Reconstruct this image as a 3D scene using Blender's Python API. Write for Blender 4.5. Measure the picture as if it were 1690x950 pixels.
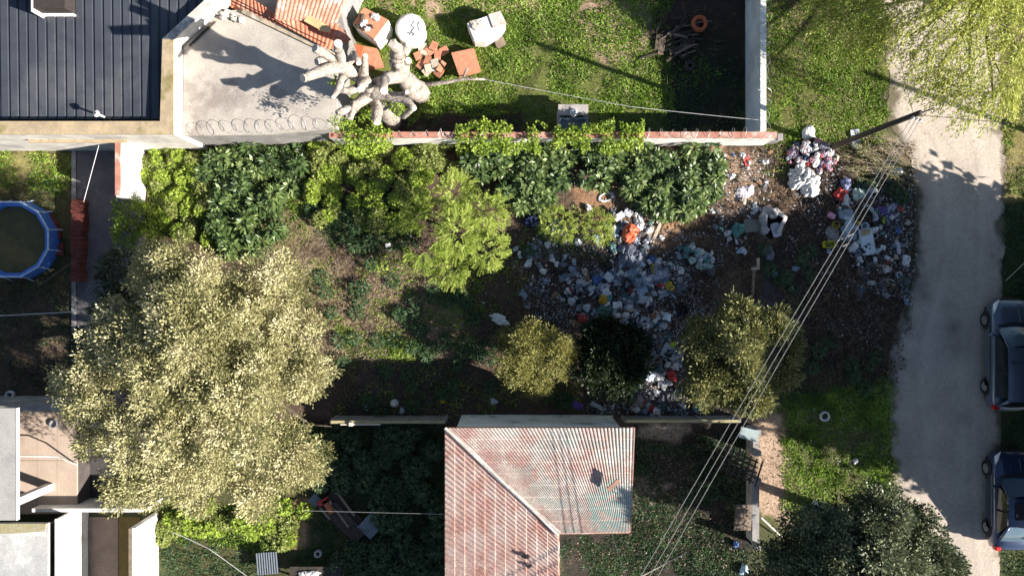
import bpy, bmesh, math, random
import numpy as np
from mathutils import Vector, Matrix
for o in list(bpy.data.objects): bpy.data.objects.remove(o)
SC = bpy.context.scene; COL = SC.collection
R = math.radians
HC = 32.0; PXM = 42.0          # drone height, ground scale of the photograph
def P(px, py, h=0.0):
    k = (HC-h)/HC/PXM
    return Vector(((px-845)*k, -(py-475)*k, h))
# ---------------------------------------------------------------- camera, sky, sun, exposure
cam = bpy.data.cameras.new('camera'); camo = bpy.data.objects.new('camera', cam); COL.objects.link(camo)
camo.location = (0, 0, HC); camo.rotation_euler = (0, 0, 0)
cam.sensor_width = 36; cam.angle_x = 2*math.atan(845/PXM/HC); cam.clip_end = 1500
SC.camera = camo
SUN_EL = R(29.0); SUN_AZ = math.atan2(-0.34, 0.94)       # direction towards the sun
sd = Vector((math.cos(SUN_AZ)*math.cos(SUN_EL), math.sin(SUN_AZ)*math.cos(SUN_EL), math.sin(SUN_EL)))
W = bpy.data.worlds.new('World'); SC.world = W; W.use_nodes = True
nt = W.node_tree; bg = nt.nodes['Background']
sky = nt.nodes.new('ShaderNodeTexSky'); sky.sky_type = 'NISHITA'; sky.sun_disc = False
sky.sun_elevation = SUN_EL; sky.sun_rotation = math.atan2(sd.x, sd.y)
sky.air_density = 1.0; sky.dust_density = 0.6
nt.links.new(sky.outputs[0], bg.inputs[0]); bg.inputs[1].default_value = 0.05
sun = bpy.data.lights.new('sun', 'SUN'); sun.energy = 5.0; sun.angle = R(0.5); sun.color = (1.0, 0.93, 0.83)
suno = bpy.data.objects.new('sun', sun); COL.objects.link(suno)
suno.rotation_euler = (-sd).to_track_quat('-Z', 'Y').to_euler(); suno.location = sd*60
SC.view_settings.view_transform = 'Standard'; SC.view_settings.look = 'None'
SC.view_settings.gamma = 1; SC.view_settings.use_curve_mapping = False
SC.view_settings.exposure = 1.42
SC.render.engine = 'CYCLES'
SC.cycles.max_bounces = 5; SC.cycles.diffuse_bounces = 2; SC.cycles.glossy_bounces = 2
SC.cycles.transmission_bounces = 3; SC.cycles.transparent_max_bounces = 4

# ---------------------------------------------------------------- helpers
rnd = random.Random(7); rg = np.random.default_rng(11)
def rot2(v, a): return (v[0]*math.cos(a)-v[1]*math.sin(a), v[0]*math.sin(a)+v[1]*math.cos(a))
MATS = {}
def mat(name, c1, c2=None, scale=2.0, rough=0.85, bump=0.0, bscale=30.0, metal=0.0, c3=None, spec=0.3, lo=0.38, hi=0.62, fine=0.12, coat=0.0):
    """noise-mottled surface: c1/c2 in patches, c3 in rarer stains, fine grain over it"""
    if name in MATS: return MATS[name]
    m = bpy.data.materials.new(name); m.use_nodes = True; n = m.node_tree; N = n.nodes; L = n.links
    b = N['Principled BSDF']; b.inputs['Roughness'].default_value = rough; b.inputs['Metallic'].default_value = metal
    b.inputs['Specular IOR Level'].default_value = spec; b.inputs['Coat Weight'].default_value = coat
    tc = N.new('ShaderNodeNewGeometry'); vec = tc.outputs['Position']
    c2 = c2 or tuple(x*0.75 for x in c1)
    t = N.new('ShaderNodeTexNoise'); t.inputs['Scale'].default_value = scale; t.inputs['Detail'].default_value = 7; t.inputs['Roughness'].default_value = 0.65
    L.new(vec, t.inputs['Vector'])
    mr = N.new('ShaderNodeMapRange'); mr.inputs[1].default_value = lo; mr.inputs[2].default_value = hi; L.new(t.outputs[0], mr.inputs[0])
    mx = N.new('ShaderNodeMix'); mx.data_type = 'RGBA'; mx.inputs[6].default_value = (*c1, 1); mx.inputs[7].default_value = (*c2, 1)
    L.new(mr.outputs[0], mx.inputs[0]); out = mx.outputs[2]
    if c3:
        t3 = N.new('ShaderNodeTexNoise'); t3.inputs['Scale'].default_value = scale*0.45; t3.inputs['Detail'].default_value = 8; t3.inputs['Roughness'].default_value = 0.7
        ad = N.new('ShaderNodeVectorMath'); ad.inputs[1].default_value = (17.3, 5.1, 3.3); L.new(vec, ad.inputs[0]); L.new(ad.outputs[0], t3.inputs['Vector'])
        m3 = N.new('ShaderNodeMapRange'); m3.inputs[1].default_value = 0.52; m3.inputs[2].default_value = 0.64; L.new(t3.outputs[0], m3.inputs[0])
        x3 = N.new('ShaderNodeMix'); x3.data_type = 'RGBA'; x3.inputs[7].default_value = (*c3, 1); L.new(m3.outputs[0], x3.inputs[0]); L.new(out, x3.inputs[6]); out = x3.outputs[2]
    if fine:
        tf = N.new('ShaderNodeTexNoise'); tf.inputs['Scale'].default_value = 28; tf.inputs['Detail'].default_value = 4; L.new(vec, tf.inputs['Vector'])
        mf = N.new('ShaderNodeMapRange'); mf.inputs[1].default_value = 0.3; mf.inputs[2].default_value = 0.7; mf.inputs[3].default_value = 1-fine*1.6; mf.inputs[4].default_value = 1+fine*1.6; L.new(tf.outputs[0], mf.inputs[0])
        vm = N.new('ShaderNodeVectorMath'); vm.operation = 'SCALE'; L.new(out, vm.inputs[0]); L.new(mf.outputs[0], vm.inputs[3]); out = vm.outputs[0]
    L.new(out, b.inputs['Base Color'])
    if bump:
        tb = N.new('ShaderNodeTexNoise'); tb.inputs['Scale'].default_value = bscale; tb.inputs['Detail'].default_value = 5; L.new(vec, tb.inputs['Vector'])
        bp = N.new('ShaderNodeBump'); bp.inputs['Strength'].default_value = 0.8; bp.inputs['Distance'].default_value = bump
        L.new(tb.outputs[0], bp.inputs['Height']); L.new(bp.outputs[0], b.inputs['Normal'])
    MATS[name] = m; return m
def leafmat(name, cols, trans=0.3, rough=0.5, spec=0.3):
    """leaf colours chosen per leaf from the ramp by the face attribute"""
    if name in MATS: return MATS[name]
    m = bpy.data.materials.new(name); m.use_nodes = True; n = m.node_tree; N = n.nodes; L = n.links
    b = N['Principled BSDF']; b.inputs['Roughness'].default_value = rough; b.inputs['Specular IOR Level'].default_value = spec
    a = N.new('ShaderNodeAttribute'); a.attribute_name = 'v'
    cr = N.new('ShaderNodeValToRGB'); e = cr.color_ramp.elements
    while len(e) < len(cols): e.new(0.5)
    for i, c in enumerate(cols): e[i].position = i/(len(cols)-1); e[i].color = (*c, 1)
    L.new(a.outputs['Fac'], cr.inputs[0]); L.new(cr.outputs[0], b.inputs['Base Color'])
    if trans:
        tr = N.new('ShaderNodeBsdfTranslucent'); L.new(cr.outputs[0], tr.inputs[0])
        ms = N.new('ShaderNodeMixShader'); ms.inputs[0].default_value = trans
        L.new(b.outputs[0], ms.inputs[1]); L.new(tr.outputs[0], ms.inputs[2]); L.new(ms.outputs[0], N['Material Output'].inputs[0])
    MATS[name] = m; return m
def tag(o, label=None, cat=None, group=None, kind=None):
    if label: o['label'] = label
    if cat: o['category'] = cat
    if group: o['group'] = group
    if kind: o['kind'] = kind
    return o
def empty(name, loc, label, cat, group=None, rz=0):
    o = bpy.data.objects.new(name, None); COL.objects.link(o); o.location = loc; o.rotation_euler = (0, 0, rz)
    o.empty_display_size = 0.2
    return tag(o, label, cat, group)
def link(name, me, m, parent=None, smooth=False):
    """mesh data in world coordinates becomes an object; under a parent it keeps its place"""
    if m is not None and not me.materials:
        for mm in (m if isinstance(m, (list, tuple)) else [m]): me.materials.append(mm)
    if smooth: me.shade_smooth()
    o = bpy.data.objects.new(name, me); COL.objects.link(o)
    if parent is not None:
        o.parent = parent
        o.matrix_parent_inverse = parent_matrix(parent).inverted()
    return o
def parent_matrix(o):
    mt = Matrix.Translation(o.location) @ o.rotation_euler.to_matrix().to_4x4()
    if o.parent: mt = parent_matrix(o.parent) @ o.matrix_parent_inverse @ mt
    return mt
def hier_copy(root, loc, rz, label, group=None, scale=None):
    c = root.copy(); COL.objects.link(c); c.location = loc; c.rotation_euler = (0, 0, rz); c['label'] = label
    if group: c['group'] = group
    if scale: c.scale = (scale,)*3 if isinstance(scale, (int, float)) else scale
    for ch in list(root.children):
        d = ch.copy(); COL.objects.link(d); d.parent = c
        for g in list(ch.children):
            e = g.copy(); COL.objects.link(e); e.parent = d
    return c
class MB:
    def __init__(s): s.v = []; s.f = []; s.mi = []
    def add(s, vs, fs, mi=0):
        b = len(s.v); s.v += [tuple(v) for v in vs]; s.f += [tuple(b+i for i in f) for f in fs]; s.mi += [mi]*len(fs)
    def box(s, c, size, rz=0, mi=0, tilt=None):
        x, y, z = [q/2 for q in size]; vs = []
        M = Matrix.Rotation(rz, 3, 'Z')
        if tilt: M = M @ Matrix.Rotation(tilt[0], 3, 'X') @ Matrix.Rotation(tilt[1], 3, 'Y')
        for a in ((-x,-y,-z),(x,-y,-z),(x,y,-z),(-x,y,-z),(-x,-y,z),(x,-y,z),(x,y,z),(-x,y,z)):
            vs.append(Vector(c)+M @ Vector(a))
        s.add(vs, [(0,3,2,1),(4,5,6,7),(0,1,5,4),(1,2,6,5),(2,3,7,6),(3,0,4,7)], mi)
    def prism(s, pts, z0, z1, mi=0):
        n = len(pts); area = sum(pts[i][0]*pts[(i+1) % n][1]-pts[(i+1) % n][0]*pts[i][1] for i in range(n))
        if area < 0: pts = pts[::-1]
        g = lambda z, p: z(p) if callable(z) else z
        vs = [(p[0], p[1], g(z0, p)) for p in pts]+[(p[0], p[1], g(z1, p)) for p in pts]
        fs = [tuple(range(n-1, -1, -1)), tuple(range(n, 2*n))]+[(i, (i+1) % n, n+(i+1) % n, n+i) for i in range(n)]
        s.add(vs, fs, mi)
    def hex8(s, top, thick, mi=0):
        """slab from 4 top corners, extruded down"""
        t = [Vector(p) for p in top]; n = (t[1]-t[0]).cross(t[2]-t[0])
        if n.z < 0: t = t[::-1]
        vs = [p-Vector((0, 0, thick)) for p in t]+t
        s.add(vs, [(0,3,2,1),(4,5,6,7),(0,1,5,4),(1,2,6,5),(2,3,7,6),(3,0,4,7)], mi)
    def tube(s, pts, rad, seg=8, cap=True, mi=0, wob=0.0, sq=1.0):
        pts = [Vector(p) for p in pts]; n = len(pts)
        if isinstance(rad, (int, float)): rad = [rad]*n
        b = len(s.v); up = Vector((0, 0, 1)); prev = None
        for i, p in enumerate(pts):
            d = (pts[min(i+1, n-1)]-pts[max(i-1, 0)])
            d = d.normalized() if d.length > 1e-9 else Vector((0, 0, 1))
            if prev is None: a = d.orthogonal().normalized()
            else:
                a = prev-d*prev.dot(d)
                a = a.normalized() if a.length > 1e-6 else d.orthogonal().normalized()
            prev = a; c = d.cross(a)
            for k in range(seg):
                t = 2*math.pi*k/seg; r = rad[i]*(1+wob*rnd.uniform(-1, 1))
                s.v.append(tuple(p+a*math.cos(t)*r+c*math.sin(t)*r*sq))
        for i in range(n-1):
            for k in range(seg):
                k2 = (k+1) % seg; s.f.append((b+i*seg+k, b+i*seg+k2, b+(i+1)*seg+k2, b+(i+1)*seg+k)); s.mi.append(mi)
        if cap:
            s.f.append(tuple(b+k for k in range(seg-1, -1, -1))); s.f.append(tuple(b+(n-1)*seg+k for k in range(seg))); s.mi += [mi, mi]
    def lathe(s, c, prof, seg=20, mi=0, sx=1, sy=1, rz=0, cap=False):
        """prof: list of (r, z); closed rings joined in order"""
        b = len(s.v)
        for r, z in prof:
            for k in range(seg):
                t = 2*math.pi*k/seg; q = rot2((r*sx*math.cos(t), r*sy*math.sin(t)), rz); s.v.append((c[0]+q[0], c[1]+q[1], c[2]+z))
        for i in range(len(prof)-1):
            for k in range(seg):
                k2 = (k+1) % seg; s.f.append((b+i*seg+k, b+i*seg+k2, b+(i+1)*seg+k2, b+(i+1)*seg+k)); s.mi.append(mi)
        for j in ((0, len(prof)-1) if cap else ()):
            if prof[j][0] > 1e-6: s.f.append(tuple(b+j*seg+k for k in (range(seg-1, -1, -1) if j == 0 else range(seg)))); s.mi.append(mi)
    def blob(s, c, r, seg=10, ring=7, amp=0.2, mi=0, rz=0, flat=0.0):
        b = len(s.v); c = Vector(c); ph = [rnd.uniform(0, 6.28) for _ in range(6)]
        for i in range(ring+1):
            th = math.pi*i/ring
            for k in range(seg):
                t = 2*math.pi*k/seg
                w = 1+amp*(math.sin(3*t+ph[0]+2*th)*0.5+math.sin(5*t+ph[1]-3*th)*0.3)+amp*rnd.uniform(-.6, .6)
                q = rot2((r[0]*w*math.sin(th)*math.cos(t), r[1]*w*math.sin(th)*math.sin(t)), rz)
                z = -r[2]*w*math.cos(th)
                if flat and z < -r[2]*flat: z = -r[2]*flat
                s.v.append((c.x+q[0], c.y+q[1], c.z+z))
        for i in range(ring):
            for k in range(seg):
                k2 = (k+1) % seg; s.f.append((b+i*seg+k, b+i*seg+k2, b+(i+1)*seg+k2, b+(i+1)*seg+k)); s.mi.append(mi)
    def mesh(s, name, origin=None):
        me = bpy.data.meshes.new(name); vs = s.v
        if origin is not None: vs = [(v[0]-origin[0], v[1]-origin[1], v[2]-origin[2]) for v in vs]
        me.from_pydata(vs, [], s.f); me.polygons.foreach_set('material_index', s.mi); me.update(); return me
    def build(s, name, m, parent=None, smooth=False, bevel=0.0, origin=None):
        me = s.mesh(name, origin)
        if bevel:
            bm = bmesh.new(); bm.from_mesh(me)
            bmesh.ops.remove_doubles(bm, verts=bm.verts, dist=1e-5)
            es = [e for e in bm.edges if len(e.link_faces) == 2 and e.calc_face_angle(0) > 0.5]
            bmesh.ops.bevel(bm, geom=es, offset=bevel, segments=2, affect='EDGES', clamp_overlap=True); bm.to_mesh(me); bm.free()
        o = link(name, me, m, parent, smooth)
        if origin is not None and parent is None: o.location = origin
        return o
def thing(mb, name, m, label, cat, origin, group=None, smooth=False, bevel=0.0, rz=None):
    return tag(mb.build(name, m, None, smooth, bevel, Vector(origin)), label, cat, group)
# numpy noise, polygons
def _h(ix, iy, s):
    n = (ix*374761393+iy*668265263+s*974634777).astype(np.int64); n = (n ^ (n >> 13))*1274126177 & 0x7fffffff
    return ((n ^ (n >> 16)) & 0xffff)/65535.0
def vnoise(x, y, sc, seed=0):
    x = np.asarray(x)*sc; y = np.asarray(y)*sc; ix = np.floor(x).astype(np.int64); iy = np.floor(y).astype(np.int64)
    fx = x-ix; fy = y-iy; fx = fx*fx*(3-2*fx); fy = fy*fy*(3-2*fy)
    a = _h(ix, iy, seed); b = _h(ix+1, iy, seed); c = _h(ix, iy+1, seed); d = _h(ix+1, iy+1, seed)
    return (a*(1-fx)+b*fx)*(1-fy)+(c*(1-fx)+d*fx)*fy
def fbm(x, y, sc, seed=0, o=4):
    r = 0; a = 0.5; t = 0
    for i in range(o): r = r+a*vnoise(x, y, sc*2**i, seed+i*7); t += a; a *= 0.55
    return r/t
def sdf(x, y, poly):
    """signed distance, positive inside; poly in world xy"""
    x = np.asarray(x); y = np.asarray(y); d = np.full(x.shape, 1e9); ins = np.zeros(x.shape, bool); n = len(poly)
    for i in range(n):
        ax, ay = poly[i]; bx, by = poly[(i+1) % n]; ex, ey = bx-ax, by-ay
        t = np.clip(((x-ax)*ex+(y-ay)*ey)/(ex*ex+ey*ey+1e-12), 0, 1)
        d = np.minimum(d, np.hypot(x-ax-t*ex, y-ay-t*ey))
        c = ((ay > y) != (by > y)) & (x < (bx-ax)*(y-ay)/((by-ay) if by != ay else 1e-9)+ax); ins ^= c
    return np.where(ins, d, -d)
def gp(pts): return [tuple(P(a, b)[:2]) for a, b in pts]
def scatter(poly_px, density, soft=0.15, seed=1, thr=None, nsc=1.2):
    poly = gp(poly_px); xs = [p[0] for p in poly]; ys = [p[1] for p in poly]
    x0, x1, y0, y1 = min(xs)-soft, max(xs)+soft, min(ys)-soft, max(ys)+soft
    g = np.random.default_rng(seed); n = int((x1-x0)*(y1-y0)*density); x = g.uniform(x0, x1, n); y = g.uniform(y0, y1, n)
    d = sdf(x, y, poly)+(fbm(x, y, 2.0, seed)-0.5)*soft*4
    k = d > 0
    if thr is not None: k &= fbm(x, y, nsc, seed+50) > thr+g.uniform(-.08, .08, n)
    return x[k], y[k]
def gz(x, y):
    x = np.asarray(x, float); y = np.asarray(y, float)
    w = np.clip((15.0-x)/2.0, 0, 1)*np.clip((y+5.6)/0.6, 0, 1)*np.clip((5.9-y)/0.6, 0, 1)*np.clip((x+14)/1.0, 0, 1)
    return w*(fbm(x, y, 0.5, 3)*0.22+fbm(x, y, 2.2, 9)*0.10)
def gzf(x, y): return float(gz(np.array([x]), np.array([y]))[0])
def norm(a): return a/np.maximum(np.linalg.norm(a, axis=1, keepdims=True), 1e-9)
def leaf_mesh(name, pos, d, nrm, ln, wd, v, mid=0.5):
    """one rhombic leaf per row: pos base, d direction, nrm approximate normal"""
    n = len(pos); d = norm(d); side = norm(np.cross(d, nrm)); ln = np.broadcast_to(ln, (n,))[:, None]; wd = np.broadcast_to(wd, (n,))[:, None]
    up = np.cross(side, d); m = pos+d*ln*mid+up*ln*0.06
    V = np.empty((n, 4, 3)); V[:, 0] = pos; V[:, 1] = m+side*wd*0.5; V[:, 2] = pos+d*ln-up*ln*0.06; V[:, 3] = m-side*wd*0.5
    me = bpy.data.meshes.new(name); me.vertices.add(n*4); me.vertices.foreach_set('co', V.ravel())
    me.loops.add(n*4); me.loops.foreach_set('vertex_index', np.arange(n*4, dtype=np.int32))
    me.polygons.add(n); me.polygons.foreach_set('loop_start', np.arange(0, n*4, 4, dtype=np.int32))
    me.update(calc_edges=True)
    at = me.attributes.new('v', 'FLOAT', 'FACE'); at.data.foreach_set('value', np.clip(np.broadcast_to(v, (n,)), 0, 1).astype(np.float32))
    return me
def rdir(n, g=None):
    g = g or rg; return norm(g.normal(size=(n, 3)))
def leaves(name, m, parent, *a, origin=None, **k):
    me = leaf_mesh(name, *a, **k)
    if origin is not None:
        me.transform(Matrix.Translation(-Vector(origin))); o = link(name, me, m, parent); o.location = origin if parent is None else o.location
        return o
    return link(name, me, m, parent)
# ---------------------------------------------------------------- ground sheet
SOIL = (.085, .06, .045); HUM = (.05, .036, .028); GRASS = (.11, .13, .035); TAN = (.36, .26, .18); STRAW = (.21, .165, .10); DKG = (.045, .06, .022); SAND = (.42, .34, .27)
REG = [  # (polygon in photo pixels at ground level, colour, edge softness m, edge noise m)
 ([(-900,-500),(2400,-500),(2400,1500),(-900,1500)], (.07,.075,.035), 1, 1),
 ([(560,-60),(1235,-60),(1235,215),(560,215)], GRASS, .3, .3),
 ([(600,-40),(900,-40),(880,8),(760,20),(640,12)], TAN, .3, .5),
 ([(950,10),(1010,-20),(1090,30),(1070,90),(1000,100),(960,70)], (.30,.21,.15), .3, .6),
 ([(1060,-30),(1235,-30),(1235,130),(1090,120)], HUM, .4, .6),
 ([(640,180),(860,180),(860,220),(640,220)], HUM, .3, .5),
 ([(205,225),(1260,225),(1260,705),(205,705)], SOIL, .1, .2),
 ([(230,240),(520,240),(520,400),(240,400)], (.09,.085,.035), .3, .5),
 ([(455,360),(500,350),(525,380),(500,410),(560,440),(610,520),(590,590),(560,600),(490,480),(440,420)], STRAW, .5, .8),
 ([(510,360),(680,360),(660,420),(540,410)], (.06,.07,.03), .3, .6),
 ([(620,430),(740,470),(800,540),(720,585),(640,585),(600,500)], (.19,.14,.10), .3, .7),
 ([(570,545),(700,560),(690,590),(580,590)], GRASS, .2, .5),
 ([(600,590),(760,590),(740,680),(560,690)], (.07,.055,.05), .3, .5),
 ([(930,300),(1010,300),(1180,380),(1160,420),(1050,420),(960,360)], (.24,.14,.085), .4, .8),
 ([(1150,240),(1280,240),(1300,350),(1200,350),(1160,300)], (.33,.22,.15), .3, .8),
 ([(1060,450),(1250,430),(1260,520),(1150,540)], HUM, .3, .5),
 ([(1170,450),(1240,440),(1235,500),(1180,500)], (.2,.14,.1), .3, .6),
 ([(1262,-40),(1460,-40),(1460,240),(1262,240)], (.11,.12,.035), .2, .4),
 ([(1262,-40),(1400,-40),(1380,55),(1262,60)], (.2,.14,.10), .4, .9),
 ([(1250,235),(1500,240),(1515,330),(1500,500),(1465,640),(1290,640),(1250,500)], (.06,.045,.038), .3, .7),
 ([(1410,240),(1500,235),(1505,290),(1440,290)], (.3,.24,.17), .3, .7),
 ([(1250,300),(1290,280),(1310,340),(1270,400),(1250,380)], (.2,.13,.09), .3, .8),
 ([(1250,470),(1300,430),(1320,560),(1260,560)], (.07,.06,.06), .3, .5),
 ([(1262,620),(1470,620),(1470,860),(1262,860)], (.09,.10,.035), .3, .4),
 ([(1243,680),(1290,680),(1300,760),(1310,860),(1250,860)], (.36,.26,.19), .25, .6),
 ([(1345,690),(1400,740),(1380,765),(1330,720)], (.2,.15,.1), .3, .5),
 ([(1650,-60),(1760,-60),(1760,330),(1650,330)], (.2,.17,.07), .3, .6),
 ([(1650,330),(1760,330),(1760,1000),(1650,1000)], (.06,.07,.03), .3, .4),  # street trees' shade put into the verge ground colour
 ([(-60,240),(128,240),(128,670),(-60,670)], (.10,.085,.04), .2, .5),
 ([(-60,460),(128,500),(128,670),(-60,670)], (.10,.075,.055), .4, .5),
 ([(-60,250),(90,250),(85,285),(-60,300)], (.2,.18,.07), .2, .5),
 ([(262,820),(740,700),(740,1000),(262,1000)], (.065,.065,.03), .3, .5),
 ([(470,830),(505,830),(500,900),(475,900)], (.33,.2,.13), .2, .4),
 ([(1040,700),(1240,700),(1240,1000),(920,1000),(920,880),(1040,870)], (.035,.03,.025), .3, .5),  # yard ground darkened to paint in the lower right tree's shade
 ([(1090,60),(1232,60),(1232,218),(1100,218)], (.035,.033,.022), .4, .4),  # ground by the corner walls darkened to deepen their shade
 ([(1050,700),(1140,705),(1120,725),(1050,725)], (.28,.22,.17), .2, .5),
 ([(1045,790),(1110,800),(1070,850),(1040,840)], (.25,.19,.16), .2, .5),
]
xs = np.unique(np.concatenate([np.linspace(-21.5, 21.5, 400), [-600, -200, -90, -45, -30, -24, 24, 30, 45, 90, 200, 600]]))
ys = np.unique(np.concatenate([np.linspace(-12.5, 12.5, 240), [-600, -200, -90, -45, -25, -16, 16, 25, 45, 90, 200, 600]]))
X, Y = np.meshgrid(xs, ys); nx, ny = len(xs), len(ys); gx, gy = X.ravel(), Y.ravel()
C = np.zeros((gx.size, 3))
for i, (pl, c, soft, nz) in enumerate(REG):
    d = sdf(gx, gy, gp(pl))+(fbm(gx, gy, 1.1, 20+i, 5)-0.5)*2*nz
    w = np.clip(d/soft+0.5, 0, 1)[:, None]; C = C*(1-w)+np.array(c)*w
br = 0.72+0.56*fbm(gx, gy, 3.0, 77, 4); C *= br[:, None]
me = bpy.data.meshes.new('ground'); me.vertices.add(gx.size)
me.vertices.foreach_set('co', np.stack([gx, gy, gz(gx, gy)], 1).ravel())
ii = (np.arange(ny-1)[:, None]*nx+np.arange(nx-1)[None]).ravel(); F = np.stack([ii, ii+1, ii+1+nx, ii+nx], 1).astype(np.int32)
me.loops.add(F.size); me.loops.foreach_set('vertex_index', F.ravel()); me.polygons.add(len(F)); me.polygons.foreach_set('loop_start', np.arange(0, F.size, 4, dtype=np.int32)); me.update(calc_edges=True)
at = me.attributes.new('soilcol', 'FLOAT_COLOR', 'POINT'); at.data.foreach_set('color', np.concatenate([C, np.ones((len(C), 1))], 1).ravel().astype(np.float32))
def attr_mat(name, attr, bump=0.03, lo=.55, hi=1.5):
    m = bpy.data.materials.new(name); m.use_nodes = True; N = m.node_tree.nodes; L = m.node_tree.links; b = N['Principled BSDF']; b.inputs['Roughness'].default_value = .95; b.inputs['Specular IOR Level'].default_value = .15
    a = N.new('ShaderNodeAttribute'); a.attribute_name = attr; g = N.new('ShaderNodeNewGeometry')
    t = N.new('ShaderNodeTexNoise'); t.inputs['Scale'].default_value = 9; t.inputs['Detail'].default_value = 9; t.inputs['Roughness'].default_value = .75; L.new(g.outputs['Position'], t.inputs['Vector'])
    r = N.new('ShaderNodeMapRange'); r.inputs[1].default_value = .3; r.inputs[2].default_value = .7; r.inputs[3].default_value = lo; r.inputs[4].default_value = hi; L.new(t.outputs[0], r.inputs[0])
    s = N.new('ShaderNodeVectorMath'); s.operation = 'SCALE'; L.new(a.outputs['Color'], s.inputs[0]); L.new(r.outputs[0], s.inputs[3]); L.new(s.outputs[0], b.inputs['Base Color'])
    bp = N.new('ShaderNodeBump'); bp.inputs['Distance'].default_value = bump; L.new(t.outputs[0], bp.inputs['Height']); L.new(bp.outputs[0], b.inputs['Normal']); return m
tag(link('ground', me, attr_mat('ground_soil', 'soilcol', .05), None, True), kind='structure')
# dirt road: fine grid clipped to an uneven outline, wheel tracks and dark oily patches as its own colours
def road_edges(py):
    l = np.interp(py, [-900,0,60,110,200,250,300,400,480,560,620,700,800,860,950,1600], [1462,1462,1465,1460,1462,1500,1508,1512,1500,1478,1468,1466,1468,1500,1545,1560])
    r = np.interp(py, [-900,0,100,200,330,500,700,950,1600], [1640,1640,1652,1655,1660,1652,1652,1650,1650]); return l, r
pyv = np.arange(-900, 1600, 4.0); L_, R_ = road_edges(pyv)
yy = -(pyv-475)/PXM; L_ = (L_-845)/PXM+(fbm(yy, yy*0, .6, 4)-.5)*.5+(fbm(yy, yy*0, 5, 14)-.5)*.12; R_ = (R_-845)/PXM+(fbm(yy, yy*0+9, .6, 5)-.5)*.4+(fbm(yy, yy*0, 5, 15)-.5)*.12
u = np.linspace(0, 1, 60); XX = L_[:, None]*(1-u)+R_[:, None]*u; YY = np.repeat(yy[:, None], 60, 1); n1 = len(pyv)
base = np.array([.44, .38, .325]); cc = np.ones((n1, 60, 3))*base
tr = np.exp(-((u-.3)/.08)**2)+np.exp(-((u-.72)/.08)**2)
cc *= (0.90+.10*tr)[None, :, None]
cc *= (0.75+.5*fbm(XX, YY, .9, 31, 5))[..., None]
edge = np.minimum(u, 1-u); wE = np.clip((.07-edge[None]+(fbm(XX, YY, 1.6, 8, 5)-.5)*.30)/.07, 0, 1)[..., None]; cc = cc*(1-wE*.85)+np.array([.10,.085,.05])*wE*.85
rut = np.exp(-((u-.28-.03*np.sin(YY*.5)[:, :1])/.035)**2)+np.exp(-((u-.70+.02*np.sin(YY*.4)[:, :1])/.04)**2); cc *= 1-.14*rut[..., None]*fbm(XX, YY, 1.2, 41)[..., None]*1.6
for (ax, ay, r_, dk) in ((1572,540,.35,.6),(1560,505,.25,.8),(1580,575,.5,.75),(1500,420,.4,.65),(1528,490,.22,.7),(1512,470,.5,.7),(1590,690,.3,.8),(1510,330,.5,.6)):
    q = P(ax, ay); w = np.exp(-(((XX-q.x)**2+(YY-q.y)**2)/r_**2)*(1.2-.8*fbm(XX, YY, 3, 6)))[..., None]; cc *= 1-w*(1-dk)
vz = 0.012+0.02*np.clip(edge/.1, 0, 1)[None]+.0*XX
me = bpy.data.meshes.new('road'); me.vertices.add(n1*60); me.vertices.foreach_set('co', np.stack([XX, YY, vz], 2).ravel())
ii = (np.arange(n1-1)[:, None]*60+np.arange(59)[None]).ravel(); F = np.stack([ii, ii+60, ii+61, ii+1], 1).astype(np.int32)
me.loops.add(F.size); me.loops.foreach_set('vertex_index', F.ravel()); me.polygons.add(len(F)); me.polygons.foreach_set('loop_start', np.arange(0, F.size, 4, dtype=np.int32)); me.update(calc_edges=True)
at = me.attributes.new('roadcol', 'FLOAT_COLOR', 'POINT'); at.data.foreach_set('color', np.concatenate([cc.reshape(-1, 3), np.ones((n1*60, 1))], 1).ravel().astype(np.float32))
tag(link('road', me, attr_mat('road_dirt', 'roadcol', .02, .82, 1.2), None, True), kind='structure')
# ---------------------------------------------------------------- materials for the built things
M_CONC = mat('concrete_roof', (.42,.385,.34), (.33,.30,.27), 1.2, .9, .004, 25, c3=(.24,.21,.19))
M_CONC2 = mat('grey_concrete', (.30,.29,.28), (.22,.21,.21), 2, .9, .006, 25, c3=(.16,.15,.13))
M_WHITE = mat('white_render', (.78,.77,.74), (.68,.66,.63), 1.5, .9, .004, 40, c3=(.5,.46,.4))
M_CREAM = mat('cream_coping', (.42,.33,.21), (.30,.235,.16), 2.0, .9, .006, 30, c3=(.20,.17,.07))
M_BRICKRED = mat('red_brick_coping', (.42,.2,.15), (.32,.15,.11), 3, .9, .008, 30, c3=(.5,.42,.38))
M_METROOF = mat('dark_metal_roof', (.055,.062,.078), (.042,.047,.06), .8, .42, 0, c3=(.075,.08,.09), spec=.5, fine=.06)
M_DARK = mat('dark_void', (.02,.02,.022), None, 4, .9)
M_DKBRICK = mat('dark_brick', (.045,.035,.033), (.03,.025,.024), 8, .9, .01)
M_WIRE = mat('galvanised_wire', (.5,.5,.5), None, 3, .45, metal=.6, fine=0)
M_WOOD = mat('grey_wood', (.24,.19,.14), (.15,.12,.09), 5, .85, .004, 60)
M_DKWOOD = mat('dark_wood', (.06,.05,.042), (.035,.03,.026), 5, .85, .004, 60)
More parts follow.
